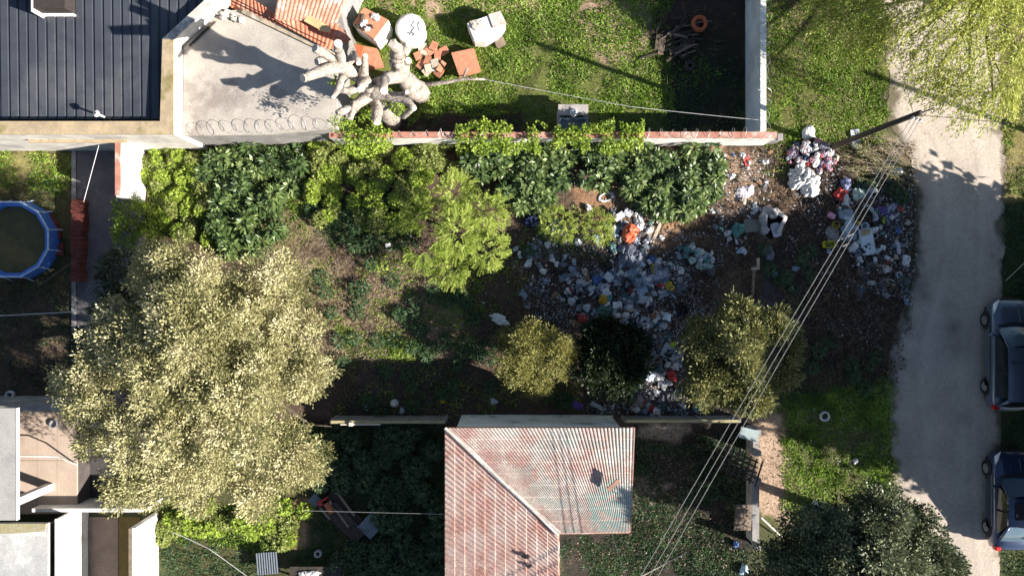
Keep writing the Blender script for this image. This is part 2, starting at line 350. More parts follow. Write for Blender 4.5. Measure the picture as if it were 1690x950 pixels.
def grid_panel(mb, a, b, c, d, nu, nv, fz, mi=0):
    """bilinear panel a-b (u) / d-c (u) with v from a to d, lifted along its normal by fz(u, v)"""
    a, b, c, d = map(Vector, (a, b, c, d)); n = (b-a).cross(d-a).normalized()
    if n.z < 0: n = -n
    vs = []; us = nu if hasattr(nu, '__len__') else [i/nu for i in range(nu+1)]; ws = nv if hasattr(nv, '__len__') else [i/nv for i in range(nv+1)]
    for w in ws:
        for t in us: vs.append((a*(1-t)+b*t)*(1-w)+(d*(1-t)+c*t)*w+n*fz(t, w))
    k = len(us); fs = []
    up = (b-a).cross(d-a).z > 0
    for j in range(len(ws)-1):
        for i in range(k-1):
            q = (j*k+i, j*k+i+1, (j+1)*k+i+1, (j+1)*k+i); fs.append(q if up else q[::-1])
    mb.add(vs, fs, mi)
def wall_run(mb, pts, th, z0, z1):
    for (a, b) in zip(pts[:-1], pts[1:]):
        a = Vector((a[0], a[1], 0)); b = Vector((b[0], b[1], 0)); d = (b-a).normalized(); s = Vector((-d.y, d.x, 0))*th/2
        mb.prism([tuple((a-s)[:2]), tuple((b-s)[:2]), tuple((b+s)[:2]), tuple((a+s)[:2])], z0, z1)
def xy(px, py, h=0): return tuple(P(px, py, h)[:2])
# ================================================================ north-west house: metal roof inside a parapet
hA = empty('metal_roof_house', P(120, 150, 0), 'long low house with dark ribbed metal roof behind a cream parapet', 'house')
PH, RH = 3.4, 2.95
ox = [P(-260,-260,PH).x, P(286,0,PH).x]; yS = P(0,222,PH).y; yN = P(0,-260,PH).y
dg = [P(350,6,PH), P(286,66,PH)]
outer = [(ox[0], yS), (ox[1], yS), tuple(dg[1][:2]), tuple(dg[0][:2]), tuple(P(620,-260,PH)[:2]), (ox[0], yN)]
inn = [(ox[0]+.3, P(0,200,PH).y), (P(264,0,PH).x, P(0,200,PH).y), xy(268,64,PH), xy(338,0,PH), xy(600,-262,PH), (ox[0]+.3, yN-.3)]
mb = MB()
mb.prism([outer[0], outer[1], inn[1], inn[0]], 0, PH-.06); mb.prism([outer[1], outer[2], inn[2], inn[1]], 0, PH-.06)
mb.prism([outer[2], outer[3], inn[3], inn[2]], 0, PH-.06); mb.prism([outer[3], outer[4], inn[4], inn[3]], 0, PH-.06)
mb.build('wall', mat('stained_render', (.66,.63,.58), (.5,.47,.43), 1.6, .9, .004, 40, c3=(.36,.34,.33)), hA)
mb = MB()
mb.prism([outer[0], (outer[1][0]-.2, outer[1][1]), (inn[1][0], inn[1][1]), inn[0]], PH-.057, PH); mb.prism([(outer[1][0]-.2, outer[1][1]), outer[1], outer[2], inn[2], inn[1]], PH-.056, PH+.002)
mb.build('parapet_coping', M_CREAM, hA)
mb = MB(); mb.prism([outer[2], outer[3], inn[3], inn[2]], PH-.056, PH+.004); mb.build('parapet_coping', mat('pale_stained', (.66,.62,.55), (.4,.37,.34), 2.5, .9, .004, c3=(.25,.23,.22)), hA)
x0, x1 = ox[0]+.3, P(338,0,RH).x; rib = .335; nrib = int((x1-x0)/rib)
us = []
for i in range(nrib+1):
    for q in (0, .012, .25, .262): us.append((x0+i*rib+q*1.0))
mb = MB(); yb, yt = P(0,197,RH).y, P(0,-260,RH).y
def roof_clip(x):
    p0, p1 = Vector(inn[1]), Vector(inn[2]); p2, p3 = Vector(inn[3]), Vector(inn[4])
    if x <= p0.x: return yb
    if x <= p1.x: return p0.y+(p1.y-p0.y)*(x-p0.x)/(p1.x-p0.x+1e-6) if p1.x > p0.x else p1.y
    if x <= p2.x: return p1.y+(p2.y-p1.y)*(x-p1.x)/(p2.x-p1.x)
    return p2.y+(p3.y-p2.y)*(x-p2.x)/(p3.x-p2.x)
vs = []; fs = []
for k, x in enumerate(us):
    ph = k % 4; z = RH+(.045 if ph in (1, 2) else 0); ybx = max(yb, roof_clip(x)) if x < 1e9 else yb
    sl = .02
    for j in range(5):
        y = ybx+(yt-ybx)*j/4; vs.append((x, y, z+sl*(y-yb)))
for k in range(len(us)-1):
    for j in range(4): a = k*5+j; fs.append((a, a+5, a+6, a+1))
mb.add(vs, fs); mb.build('roof', M_METROOF, hA)
ch = MB(); c = P(82, -8, 3.7); ch.box((c.x, c.y, 3.3), (1.1, .95, .9))
cho = ch.build('chimney', M_DKBRICK, hA, bevel=.01)
fl = MB(); fl.box((c.x-.58, c.y-.05, 3.32), (.05, 1.1, .9)); fl.box((c.x, c.y-.51, 3.1), (1.16, .05, .3)); fl.box((c.x-1.1, c.y+.35, 3.15), (.8, .14, .25), .35); fl.build('flashing', M_WHITE, cho)
vp = MB(); a = P(172, 193, 3.1); vp.tube([a, a+Vector((0,0,.55))], .04, 10); vp.lathe(a+Vector((0,0,.5)), [(.1,0),(.12,.05),(.05,.14)], 12); vp.build('vent_pipe', M_WHITE, hA)
lg = MB(); wl = P(185, 236, 2.6); lg.box((P(130,0,2.4).x, yS-.06, 2.45), (3.6, .12, .06)); lg.build('ledge', M_CREAM, hA)
# concrete roof annex east of it
hB = empty('concrete_roof_annex', P(430, 150, 0), 'flat pale concrete roof annex below the whitewashed pollarded tree', 'building')
BH = 2.6
poly = [(outer[1][0]+.02, P(0,224,BH).y), xy(440,222,BH), xy(556,212,BH), xy(556,92,BH), xy(520,74,BH), xy(400,16,BH), (dg[0].x+.03, dg[0].y), (dg[1].x+.03, dg[1].y)]
mb = MB(); mb.prism([(p[0], p[1]) for p in poly], BH-.14, BH); mb.build('roof', M_CONC, hB)
cx_, cy_ = sum(p[0] for p in poly)/8, sum(p[1] for p in poly)/8
mb = MB(); mb.prism([(p[0]+(cx_-p[0])*.015, p[1]+(cy_-p[1])*.015) for p in poly], 0, BH-.142); mb.build('wall', M_CONC2, hB)
mb = MB(); wall_run(mb, [xy(402,20,BH), xy(520,76,BH), xy(552,92,BH)], .16, BH+.002, BH+.14); mb.build('roof_kerb', mat('kerb_stained', (.4,.33,.24), (.2,.17,.14), 3, .9, c3=(.55,.5,.4)), hB)
mb = MB(); mb.tube([P(350,38,BH+.05), P(312,76,BH+.05)], .03, 6); mb.tube([P(356,36,BH+.04), P(318,72,BH+.04)], .025, 6); mb.build('roof_pipe', M_DKWOOD, hB)
lp = empty('broken_mortar_lump', P(372, 22, BH), 'white broken lump of render at the concrete roof corner by the metal roof', 'rubble')
mb = MB()
for (a, b, r) in ((362,14,.28),(374,24,.24),(388,30,.2),(368,4,.26),(399,34,.14)): mb.blob(P(a, b, BH+.1), (r, r*.7, .22), amp=.35, rz=rnd.uniform(0,3))
mb.build('rubble', mat('pale_stained', (.66,.62,.55)), lp)
for k, (off, lab) in enumerate(((0, 'black cable nearest the concrete roof along its diagonal edge'), (8, 'black cable nearest the tiled shed beside the concrete roof'))):
    a, b = P(356+off, -12, BH+.25), P(530+off, 76-off*.4, BH+.25); mb = MB(); mb.tube([a, (a+b)/2-Vector((0,0,.04)), b], .022, 6)
    thing(mb, 'cable', M_DARK, lab, 'cable', a, 'roof cables')
# the shed with orange tiled roofs at the top edge
M_ORT = mat('orange_tiles', (.46,.15,.085), (.56,.22,.14), 5, .75, .004, 40, c3=(.6,.36,.26), fine=.2)
M_ORT2 = mat('pale_orange_tiles', (.46,.19,.125), (.52,.27,.2), 3, .8, .004, 40, c3=(.62,.5,.42), fine=.2)
hC = empty('tiled_shed', P(500, 20, 0), 'small shed with two orange corrugated tile roofs at the upper edge', 'shed')
def corr(u, n, amp): return amp*abs(math.sin(math.pi*u*n))
mb = MB(); grid_panel(mb, P(452,32,2.9), P(556,38,2.75), P(596,-60,3.4), P(470,-70,3.4), 96, 6, lambda u, v: corr(u, 16, .03)); mb.build('roof', M_ORT2, hC, True)
mb = MB(); grid_panel(mb, P(383,-22,2.7), P(452,20,2.75), P(470,60,2.45), P(370,6,2.45), 60, 3, lambda u, v: corr(u, 12, .035))
grid_panel(mb, P(452,26,2.7), P(560,40,2.7), P(545,82,2.4), P(466,58,2.45), 72, 3, lambda u, v: corr(u, 13, .035)); grid_panel(mb, P(557,40,2.7), P(580,66,2.6), P(545,82,2.4), P(545,80,2.4), 10, 2, lambda u, v: 0); mb.build('roof', M_ORT, hC, True)
mb = MB(); mb.prism([xy(470,52,2.4), xy(545,78,2.4), xy(572,62,2.4), xy(560,10,2.4), xy(590,-60,2.4), xy(400,-60,2.4), xy(380,4,2.4)], 0, 2.38); mb.build('wall', M_CONC2, hC)
rt = MB(); q = P(520, 38, 2.86); rt.box(q, (.75,.28,.08), -.5); rt.box(q+Vector((.35,-.2,0)), (.4,.22,.09), -.2); thing(rt, 'loose_roof_tile', mat('loose_tile', (.62,.42,.22)), 'loose yellowish tile piece lying across the orange shed roof', 'tile', q)
# ================================================================ the hip roofed house at the bottom
M_TN = None
def roof_mat(name, base, pale, teal, kind):
    m = mat(name, base, pale, 1.3, .85, .006, 45, fine=.3, lo=.40, hi=.60)
    n = m.node_tree; N = n.nodes; L = n.links; b = N['Principled BSDF']; src = b.inputs['Base Color'].links[0].from_socket
    t = N.new('ShaderNodeTexNoise'); t.inputs['Scale'].default_value = .9; t.inputs['Detail'].default_value = 9; t.inputs['Roughness'].default_value = .72
    g = N.new('ShaderNodeNewGeometry'); a = N.new('ShaderNodeVectorMath'); a.inputs[1].default_value = (31, 7, 2); L.new(g.outputs['Position'], a.inputs[0]); L.new(a.outputs[0], t.inputs['Vector'])
    r = N.new('ShaderNodeMapRange'); r.inputs[1].default_value = .5; r.inputs[2].default_value = .58; L.new(t.outputs[0], r.inputs[0])
    fac = r.outputs[0]
    if kind == 'north':      # the painted-over corner with teal coating
        q = P(1010, 835, 4.4); dv = N.new('ShaderNodeVectorMath'); dv.operation = 'DISTANCE'; dv.inputs[1].default_value = tuple(q); L.new(g.outputs['Position'], dv.inputs[0])
        r2 = N.new('ShaderNodeMapRange'); r2.inputs[1].default_value = 1.05; r2.inputs[2].default_value = .75; L.new(dv.outputs['Value'], r2.inputs[0])
        t2 = N.new('ShaderNodeTexNoise'); t2.inputs['Scale'].default_value = 6; t2.inputs['Detail'].default_value = 4; L.new(g.outputs['Position'], t2.inputs['Vector'])
        r3 = N.new('ShaderNodeMapRange'); r3.inputs[1].default_value = .40; r3.inputs[2].default_value = .52; L.new(t2.outputs[0], r3.inputs[0])
        mu = N.new('ShaderNodeMath'); mu.operation = 'MULTIPLY'; L.new(r2.outputs[0], mu.inputs[0]); L.new(r3.outputs[0], mu.inputs[1])
        s = N.new('ShaderNodeMath'); s.operation = 'MULTIPLY'; s.inputs[1].default_value = .5; L.new(fac, s.inputs[0])
        mx = N.new('ShaderNodeMath'); mx.operation = 'MAXIMUM'; L.new(s.outputs[0], mx.inputs[0]); L.new(mu.outputs[0], mx.inputs[1]); fac = mx.outputs[0]
    else:
        s = N.new('ShaderNodeMath'); s.operation = 'MULTIPLY'; s.inputs[1].default_value = .45; L.new(fac, s.inputs[0]); fac = s.outputs[0]
    x = N.new('ShaderNodeMix'); x.data_type = 'RGBA'; x.inputs[7].default_value = (*teal, 1); L.new(fac, x.inputs[0]); L.new(src, x.inputs[6]); L.new(x.outputs[2], b.inputs['Base Color'])
    return m
M_RN = roof_mat('north_roof_tiles', (.42,.27,.235), (.55,.48,.43), (.30,.37,.34), 'north')
M_RW = roof_mat('west_roof_tiles', (.48,.27,.22), (.60,.44,.38), (.62,.54,.49), 'west')
hD = empty('hip_roof_house', P(880, 800, 0), 'corner house with weathered red and whitened tile roof at lower centre', 'house')
E, T = 3.6, 4.7
n1, n2, n3, n4 = P(735,706,E), P(1047,706,E), P(1040,878,T), P(922,880,T)
mb = MB()
nu = 51*6
def ntile(u, v):
    return .028*abs(math.cos(math.pi*u*51))+.012*((v*9) % 1.0)
vs_ = sorted(set([k/9 for k in range(10)]+[min(1, (k+.97)/9) for k in range(9)]))
grid_panel(mb, n1, n2, n3, n4, nu, vs_, ntile)
rn = mb.build('roof', M_RN, hD)
w3, w4 = P(735, 1180, E), P(922, 1180, T)
mb = MB()
L_w = (n1-w3).length; nr = int(L_w/.2)
def wtile(u, v): return .034*abs(math.sin(math.pi*u*nr))+.015*((v*11) % 1.0)
wv = sorted(set([k/11 for k in range(12)]+[min(1, (k+.96)/11) for k in range(11)]))
grid_panel(mb, w3, n1, n4, w4, nr*6, wv, wtile)
mb.build('roof', M_RW, hD)
mb = MB(); mb.tube([n1+Vector((0,0,.04)), n1.lerp(n4,.25)+Vector((.03,0,.06)), n1.lerp(n4,.5)+Vector((-.02,0,.06)), n1.lerp(n4,.75)+Vector((.03,0,.06)), n4+Vector((0,0,.05))], [.05,.06,.055,.065,.08], 8, wob=.35)
mb.build('hip_capping', mat('hip_mortar', (.72,.68,.63), (.5,.42,.38), 4, .9, .01), hD)
mb = MB()
for (a, b) in ((n1, n2), (n2, n3), (n3, n4), (n4, w4), (w3, n1)):
    mb.tube([a-Vector((0,0,.05)), b-Vector((0,0,.05))], .035, 6)
mb.build('roof_edge', M_BRICKRED, hD)
bx0, bx1, byN = P(752,0,E).x, P(1027,0,E).x, P(0,683,0).y
mb = MB(); zt = lambda z: z
mb.prism([(bx0, byN), (bx1, byN), (bx1, byN-.2), (bx0, byN-.2)], 0, E-.14)
mb.prism([(bx0, byN-.2), (bx0+.2, byN-.2), (bx0+.2, P(0,1180,0).y*.9), (bx0, P(0,1180,0).y*.9)], 0, E-.1)
mb.prism([(bx1-.2, byN-.2), (bx1, byN-.2), (n3.x-.25, n3.y+.12), (n3.x-.45, n3.y+.12)], 0, lambda p: E-.12+max(0, (byN-p[1]))/(byN-n3.y)*1.0)
mb.prism([(n4.x-.25, n3.y+.3), (n3.x-.25, n3.y+.3), (n3.x-.25, n3.y+.12), (n4.x-.25, n3.y+.12)], 0, T-.2)
mb.prism([(n4.x-.3, n3.y+.1), (n4.x-.1, n3.y+.1), (n4.x-.1, P(0,1180,0).y*.9), (n4.x-.3, P(0,1180,0).y*.9)], 0, T-.12)
mb.build('wall', mat('pale_blue_grey_render', (.78,.8,.79), (.68,.7,.69), 1.5, .9, .004, c3=(.3,.3,.28)), hD)
bp_ = MB(); q = P(1012,800,4.45); bp_.box(q+Vector((0,0,.02)), (.5,.16,.04), .75, tilt=(.3,0)); thing(bp_, 'wooden_board', mat('brown_board', (.24,.14,.11)), 'brown board lying askew on the teal stained roof corner', 'board', q)
for (px, py, s, lab) in ((868,918,.22,'dark hole patch of missing tile, upper of two on the pinkish roof'), (873,934,.16,'dark hole patch of missing tile, lower of two on the pinkish roof')):
    k = MB(); q = P(px, py, E+.75+.1); f = (px-735)/187; zz = E+(T-E)*f+.1
    q = P(px, py, zz); k.blob(q, (s*.6, s*.35, .03), amp=.4); thing(k, 'tile_fragment', M_DARK, lab, 'tile fragment', q, 'dark tile fragments')
# ================================================================ perimeter walls
def coil(name, a, b, r, label, pitch=.42, turns_seed=0, wr=.007):
    a, b = Vector(a), Vector(b); d = b-a; n = max(2, int(d.length/pitch)); mb = MB(); pts = []
    s = d.cross(Vector((0,0,1))).normalized(); up = Vector((0,0,1)); q = random.Random(turns_seed); rr = r
    for i in range(n*14+1):
        t = i/14*2*math.pi; rr = r*(1+.18*math.sin(i*.37+turns_seed)); pts.append(a+d*(i/(n*14))+s*math.cos(t)*rr*(1+.25*math.sin(i*.11+turns_seed))+up*(r*.9+math.sin(t)*rr*.9)+d.normalized()*math.sin(t*1.0)*r*.5)
    mb.tube(pts, wr, 4, mi=0)
    return thing(mb, name, M_WIRE, label, 'razor wire', a, 'coils of razor wire on the walls')
WH = 1.8
nw = empty('boundary_wall', P(950, 235, 0), 'white north boundary wall with red brick top between lot and grassy yard', 'wall')
yw = P(0, 241, 0).y
xa, xb = P(560,0,0).x, P(1258,0,0).x
mb = MB(); mb.prism([(xa, yw), (xb, yw), (xb, yw+.2), (xa, yw+.2)], 0, WH-.05); mb.build('wall_face', M_WHITE, nw)
mb = MB(); mb.prism([(xa, yw-.015), (xb, yw-.015), (xb, yw+.215), (xa, yw+.215)], WH-.048, WH); mb.build('coping', M_BRICKRED, nw)
ew = empty('boundary_wall', P(1240, 100, 0), 'white rendered wall running north from the corner beside the street verge', 'wall')
xe = P(1230,0,0).x
mb = MB(); mb.prism([(xe, yw+.22), (xe+.18, yw+.22), (xe+.18, P(0,-220,0).y), (xe, P(0,-220,0).y)], 0, 1.95); mb.build('wall_face', mat('bluish_white_render', (.62,.65,.68), (.5,.54,.58), 1.2, .9, .005, c3=(.38,.4,.4)), ew)
mb = MB(); mb.prism([(xe-.01, yw+.2), (xe+.2, yw+.2), (xe+.2, P(0,-220,0).y), (xe-.01, P(0,-220,0).y)], 1.953, 2.0); mb.build('coping', M_WHITE, ew)
cb = MB(); q = P(1268, 228, .6); cb.box((q.x, q.y, .4), (.9, .26, .8)); cb.box((q.x+.38, q.y, .83), (.22,.28,.06)); thing(cb, 'concrete_stub', M_CONC2, 'short pale concrete block at the end of the razor wire wall', 'block', (q.x, q.y, 0), bevel=.02)
coil('razor_wire', (P(1060,0,WH).x, yw+.1, WH), (xe+.1, yw+.1, WH), .19, 'razor wire coil on the brick topped wall east of the ivy', .44, 1)
coil('razor_wire', (P(648,0,WH).x, yw+.1, WH), (P(762,0,WH).x, yw+.1, WH), .15, 'razor wire coil on the short bare wall stretch west of the ivy', .5, 2)
coil('razor_wire', (xe+.1, yw+.3, 2.0), (xe+.1, P(0,-60,2).y, 2.0), .19, 'razor wire coil along the white wall beside the street verge', .4, 3)
coil('razor_wire', P(305,222,BH)+Vector((0,.12,0)), P(552,213,BH)+Vector((0,.12,0)), .2, 'razor wire coil on the south edge of the concrete roof', .4, 4)
ww = empty('boundary_wall', P(235, 290, 0), 'bright white west wall of the lot with crumbling red brick top', 'wall')
xw = P(240,0,0).x
mb = MB(); mb.prism([(xw, yS-.01), (xw, P(0,334,0).y), (xw-.24, P(0,334,0).y), (xw-.24, yS-.01)], 0, 1.86); mb.build('wall_face', M_WHITE, ww)
mb = MB(); mb.prism([(xw-.06, yS-.012), (xw-.06, P(0,332,0).y), (xw-.26, P(0,332,0).y), (xw-.26, yS-.012)], 1.862, 1.92); mb.build('coping', M_BRICKRED, ww)
# precast slab fences along the south side of the lot
M_FEN = mat('precast_fence', (.27,.26,.24), (.2,.195,.18), 2.5, .9, .005, 30, c3=(.15,.15,.10))
M_MOSS = mat('mossy_edge', (.30,.27,.14), (.38,.33,.2), 4, .9, .005, 30)
def precast(x0px, x1px, ypx, h, label, npan, name='precast_fence'):
    f = empty(name, P((x0px+x1px)/2, ypx, 0), label, 'fence'); a, b = P(x0px, ypx, 0), P(x1px, ypx, 0); w = (b-a)/npan
    for i in range(npan):
        p = MB(); p0, p1 = a+w*i+w.normalized()*.06, a+w*(i+1)-w.normalized()*.06
        lean = rnd.uniform(-.02, .02)
        for j in range(5): p.box(((p0.x+p1.x)/2, p0.y+lean*j/4+j*-.004, .17+j*(h-.2)/5), ((p1-p0).length, .05, (h-.2)/5-.008))
        p.build('panel', M_FEN, f)
    for i in range(npan+1):
        p = MB(); q = a+w*i; p.box((q.x, q.y-.01, h/2), (.11, .12, h)); p.build('post', M_CONC2, f)
    cp = MB(); cp.box(((a.x+b.x)/2, (a.y+b.y)/2-.02, h+.02), ((b-a).length, .11, .035)); cp.build('top_rail', M_MOSS, f)
    return f
precast(560, 738, 685, 1.45, 'grey panel fence between the big golden tree and the tiled house', 3)
precast(1026, 1206, 685, 1.25, 'grey mossy panel fence east of the tiled house below the rubbish', 3)
pb = MB(); q = P(595, 700, 1.5); pb.box(q, (1.5,.05,.06)); pb.box(q+Vector((-.35,.02,.05)), (.14,.14,.09)); thing(pb, 'fence_batten', mat('pale_paint', (.6,.55,.48)), 'pale batten on the panel fence beside the big golden tree', 'batten', q)
# street fence of the tiled house with lattice gate
xf = P(1236,0,0).x
sf = empty('street_fence', P(1236, 820, 0), 'low weathered concrete street fence east of the dark yard', 'fence')
mb = MB(); mb.prism([(xf-.12, P(0,700,0).y), (xf+.12, P(0,700,0).y), (xf+.12, P(0,738,0).y), (xf-.12, P(0,738,0).y)], 0, .9)
mb.prism([(xf-.13, P(0,782,0).y), (xf+.15, P(0,782,0).y), (xf+.15, P(0,890,0).y), (xf-.13, P(0,890,0).y)], 0, .85); mb.build('low_wall', M_CONC2, sf, bevel=.015)
for yy_ in (704, 738, 782, 888):
    mb = MB(); mb.box((xf, P(0,yy_,0).y, .6), (.26,.2,1.2)); mb.build('post', M_CONC2, sf, bevel=.01)
lt = empty('lattice_gate', P(1220, 760, 0), 'dark timber lattice gate leaning at the street fence', 'gate')
def bars(mb, a, b, n, off, r):
    for i in range(n): mb.tube([a+off*i, b+off*i], r, 4)
mb = MB(); a, b = P(1196,748,1.1), P(1252,775,1.2)
for i in range(5): mb.box((a+(b-a)*.5+Vector((-.02*i,-.2*i+.25, -.02*i))), ((b-a).length, .06, .03), -.42)
mb.build('rail', M_DKWOOD, lt)
mb = MB()
for i in range(7): q = a.lerp(b, i/6)+Vector((0,-.15,.03)); mb.box(q, (.06, 1.0, .03), -.3)
mb.build('slat', M_DKWOOD, lt)
def board(name, px, py, h, size, rz, m, label, tilt=None, cat='board', group=None, bevel=.008):
    mb = MB(); q = P(px, py, h); mb.box(q, size, rz, tilt=tilt); return thing(mb, name, m, label, cat, q, group, bevel=bevel)
board('metal_sheet', 1236, 716, 1.2, (.72,.42,.03), -.25, mat('pale_sheet', (.3,.36,.37)), 'pale blue grey sheet on top of the fence post near the dirt path')
board('plywood_sheet', 1227, 853, .95, (.78,1.0,.04), -.1, mat('plywood', (.15,.115,.09), (.11,.085,.07)), 'weathered brown plywood panel leaning inside the street fence', (.0,.35))
board('white_pole', 1274, 870, .4, (1.35,.05,.05), -.75, M_WHITE, 'thin white pole leaning outside the street fence', (0,.3), 'pole')
# ================================================================ south-west buildings
M_TERR = mat('terrace_tiles', (.42,.335,.27), (.37,.29,.235), 1.5, .85, .003, 40, c3=(.32,.25,.2))
TH = 1.0
sw = empty('terrace_building', P(150, 760, 0), 'building with sandy flat terrace roof beside the big golden tree', 'building')
tx0, tx1, ty0, ty1 = P(-200,0,TH).x, P(127,0,TH).x, P(0,671,TH).y, P(0,848,TH).y
mb = MB(); mb.prism([(tx0, ty0), (tx1, ty0), (tx1, ty1), (tx0, ty1)], 0, TH-.1); mb.build('wall', mat('shade_darkened_wall', (.09,.075,.07), (.06,.052,.05), 2, .9), sw)  # wall colour darkened to stand in for the big tree's shade
mb = MB(); n_ = 3
for i in range(n_):
    for j in range(2):
        ax = P(28,0,TH).x+(tx1-P(28,0,TH).x)*i/n_; bx = P(28,0,TH).x+(tx1-P(28,0,TH).x)*(i+1)/n_; ay = ty0+(ty1-ty0)*j/2; by = ty0+(ty1-ty0)*(j+1)/2
        mb.prism([(ax+.008, ay-.008), (bx-.008, ay-.008), (bx-.008, by+.008), (ax+.008, by+.008)], TH-.098, TH)
mb.prism([(tx0, ty0), (P(28,0,TH).x-.01, ty0), (P(28,0,TH).x-.01, ty1), (tx0, ty1)], TH-.098, TH-.01)
mb.build('terrace_floor', M_TERR, sw)
mb = MB(); mb.prism([(tx0, ty0+.02), (P(100,0,2.8).x, ty0+.1), (P(100,0,2.8).x, ty0+.28), (tx0, ty0+.3)], 0, 2.75); mb.build('parapet', mat('grey_old_wall', (.3,.29,.28), (.2,.2,.2), 3, .9, c3=(.45,.44,.42)), sw)
SH = 3.9
sx = P(27,0,SH).x
mb = MB(); mb.prism([(tx0, P(0,673,SH).y), (sx, P(0,673,SH).y), (sx, P(0,858,SH).y), (tx0, P(0,858,SH).y)], SH-.16, SH); mb.build('upper_slab', mat('grey_slab', (.33,.32,.31), (.29,.28,.27), 2, .9, .003, c3=(.25,.24,.24)), sw)
mb = MB(); mb.box((sx+.012, (P(0,673,SH).y+P(0,858,SH).y)/2, SH-.07), (.02, abs(P(0,673,SH).y-P(0,858,SH).y), .17)); mb.build('slab_edge', M_WHITE, sw)
mb = MB(); q = P(84,803,TH); mb.prism([(q.x-.16, q.y+.14), (q.x+.1, q.y+.14), (q.x+.1, q.y-.12), (q.x-.16, q.y-.12)], TH+.002, SH-.17); mb.build('column', M_WHITE, sw)
mb = MB(); mb.tube([P(30,752,TH+1.0), P(95,753,TH+1.0), P(126,766,TH+1.0)], .03, 6); mb.build('rail', M_WHITE, sw)
mb = MB(); mb.tube([P(126,766,TH+1.0), P(126,766,TH)], .03, 6); mb.build('rail', M_WHITE, sw)
mb = MB(); mb.prism([(P(30,0,2.4).x, P(0,849,2.4).y), (P(222,0,2.4).x, P(0,849,2.4).y), (P(222,0,2.4).x, P(0,855,2.4).y), (P(30,0,2.4).x, P(0,855,2.4).y)], 0, 1.55); mb.build('dividing_wall', M_WHITE, sw)
# lower building with grey roof
lb = empty('grey_roof_building', P(120, 920, 0), 'building with grey flat roof, mossy strip and bright white side wall', 'building')
LH = 2.7; lx = P(79,0,LH).x; ly = P(0,863,LH).y
mb = MB(); mb.prism([(tx0, ly), (lx, ly), (lx, P(0,1200,LH).y), (tx0, P(0,1200,LH).y)], LH-.14, LH); mb.build('roof', mat('light_grey_roof', (.4,.4,.395), (.32,.32,.32), 1.6, .9, .003, c3=(.55,.55,.54)), lb)
mb = MB(); mb.prism([(tx0, ly-.002), (lx-.05, ly-.002), (lx-.1, ly-.28), (lx-1.3, ly-.36), (tx0, ly-.4)], LH+.003, LH+.03); mb.build('moss_strip', mat('yellow_moss', (.27,.24,.12), (.30,.28,.2), 4, .95, .02, 20), lb)
wx = P(95,0,2.2).x; wx1 = P(142,0,.0).x
mb = MB(); mb.prism([(wx-.1, P(0,856,2.2).y), (wx, P(0,856,2.2).y), (wx, P(0,1200,2.2).y), (wx-.1, P(0,1200,2.2).y)], 0, 2.2)
mb.prism([(wx+.002, P(0,856,1.2).y), (wx1, P(0,856,1.2).y), (wx1, P(0,1200,2.2).y), (wx+.002, P(0,1200,2.2).y)], 0, lambda p: 1.9 if p[0] < wx+.1 else .05); mb.build('wall', M_WHITE, lb)
mb = MB(); mb.prism([(lx-.4, ly-.2), (wx-.12, ly-.2), (wx-.12, P(0,1200,2.2).y), (lx-.4, P(0,1200,2.2).y)], 0, 2.0); mb.build('dark_gap_fill', M_DKWOOD, lb)  # dark block stands in for the dark gap between roof and wall
c2 = MB(); c2.prism([xy(143,852), xy(196,852), xy(196,1100), xy(143,1100)], 0, .06); tag(c2.build('patio', mat('brown_patio', (.2,.155,.13), (.16,.125,.105), 1.5, .9)), kind='structure')
c2 = MB(); c2.prism([xy(196,852), xy(232,852), xy(232,1100), xy(196,1100)], 0, .04); tag(c2.build('mossy_path', mat('mossy_soil', (.13,.1,.035), (.1,.075,.03), 3, .95, .02)), kind='structure')
wl = empty('boundary_wall', P(255, 900, 0), 'bright white wall between brown patio and sunlit weeds at lower left', 'wall')
x2 = P(262,0,0).x
mb = MB(); mb.prism([(x2, P(0,846,0).y), (x2, P(0,1150,0).y), (x2-.2, P(0,1150,0).y), (x2-.2, P(0,846,0).y)], 0, 2.0); mb.build('wall_face', M_WHITE, wl)
mb = MB(); mb.prism([(x2-.1, P(0,846,0).y), (x2-.1, P(0,1150,0).y), (x2-.22, P(0,1150,0).y), (x2-.22, P(0,846,0).y)], 2.002, 2.05); mb.build('coping', M_WOOD, wl)
# north-west patio: dark concrete strip
c2 = MB(); c2.prism([xy(128,236), xy(238,236), xy(238,420), xy(210,640), xy(128,640)], -.05, .05); tag(c2.build('patio_strip', mat('dark_patio', (.15,.14,.15), (.11,.1,.11), 1.2, .85, .004, c3=(.19,.18,.18))), kind='structure')
c2 = MB(); c2.prism([xy(120,250), xy(127,250), xy(127,660), xy(120,660)], 0, .09); tag(c2.build('patio_kerb', M_CONC2), kind='structure')
c2 = MB(); c2.prism([xy(120,640), xy(260,640), xy(230,846), xy(120,846)], -.04, .04); tag(c2.build('side_passage', mat('shade_darkened_passage', (.075,.068,.07), (.05,.046,.048), 1.2, .9)), kind='structure')  # floor colour darkened too, in place of missing tree shade
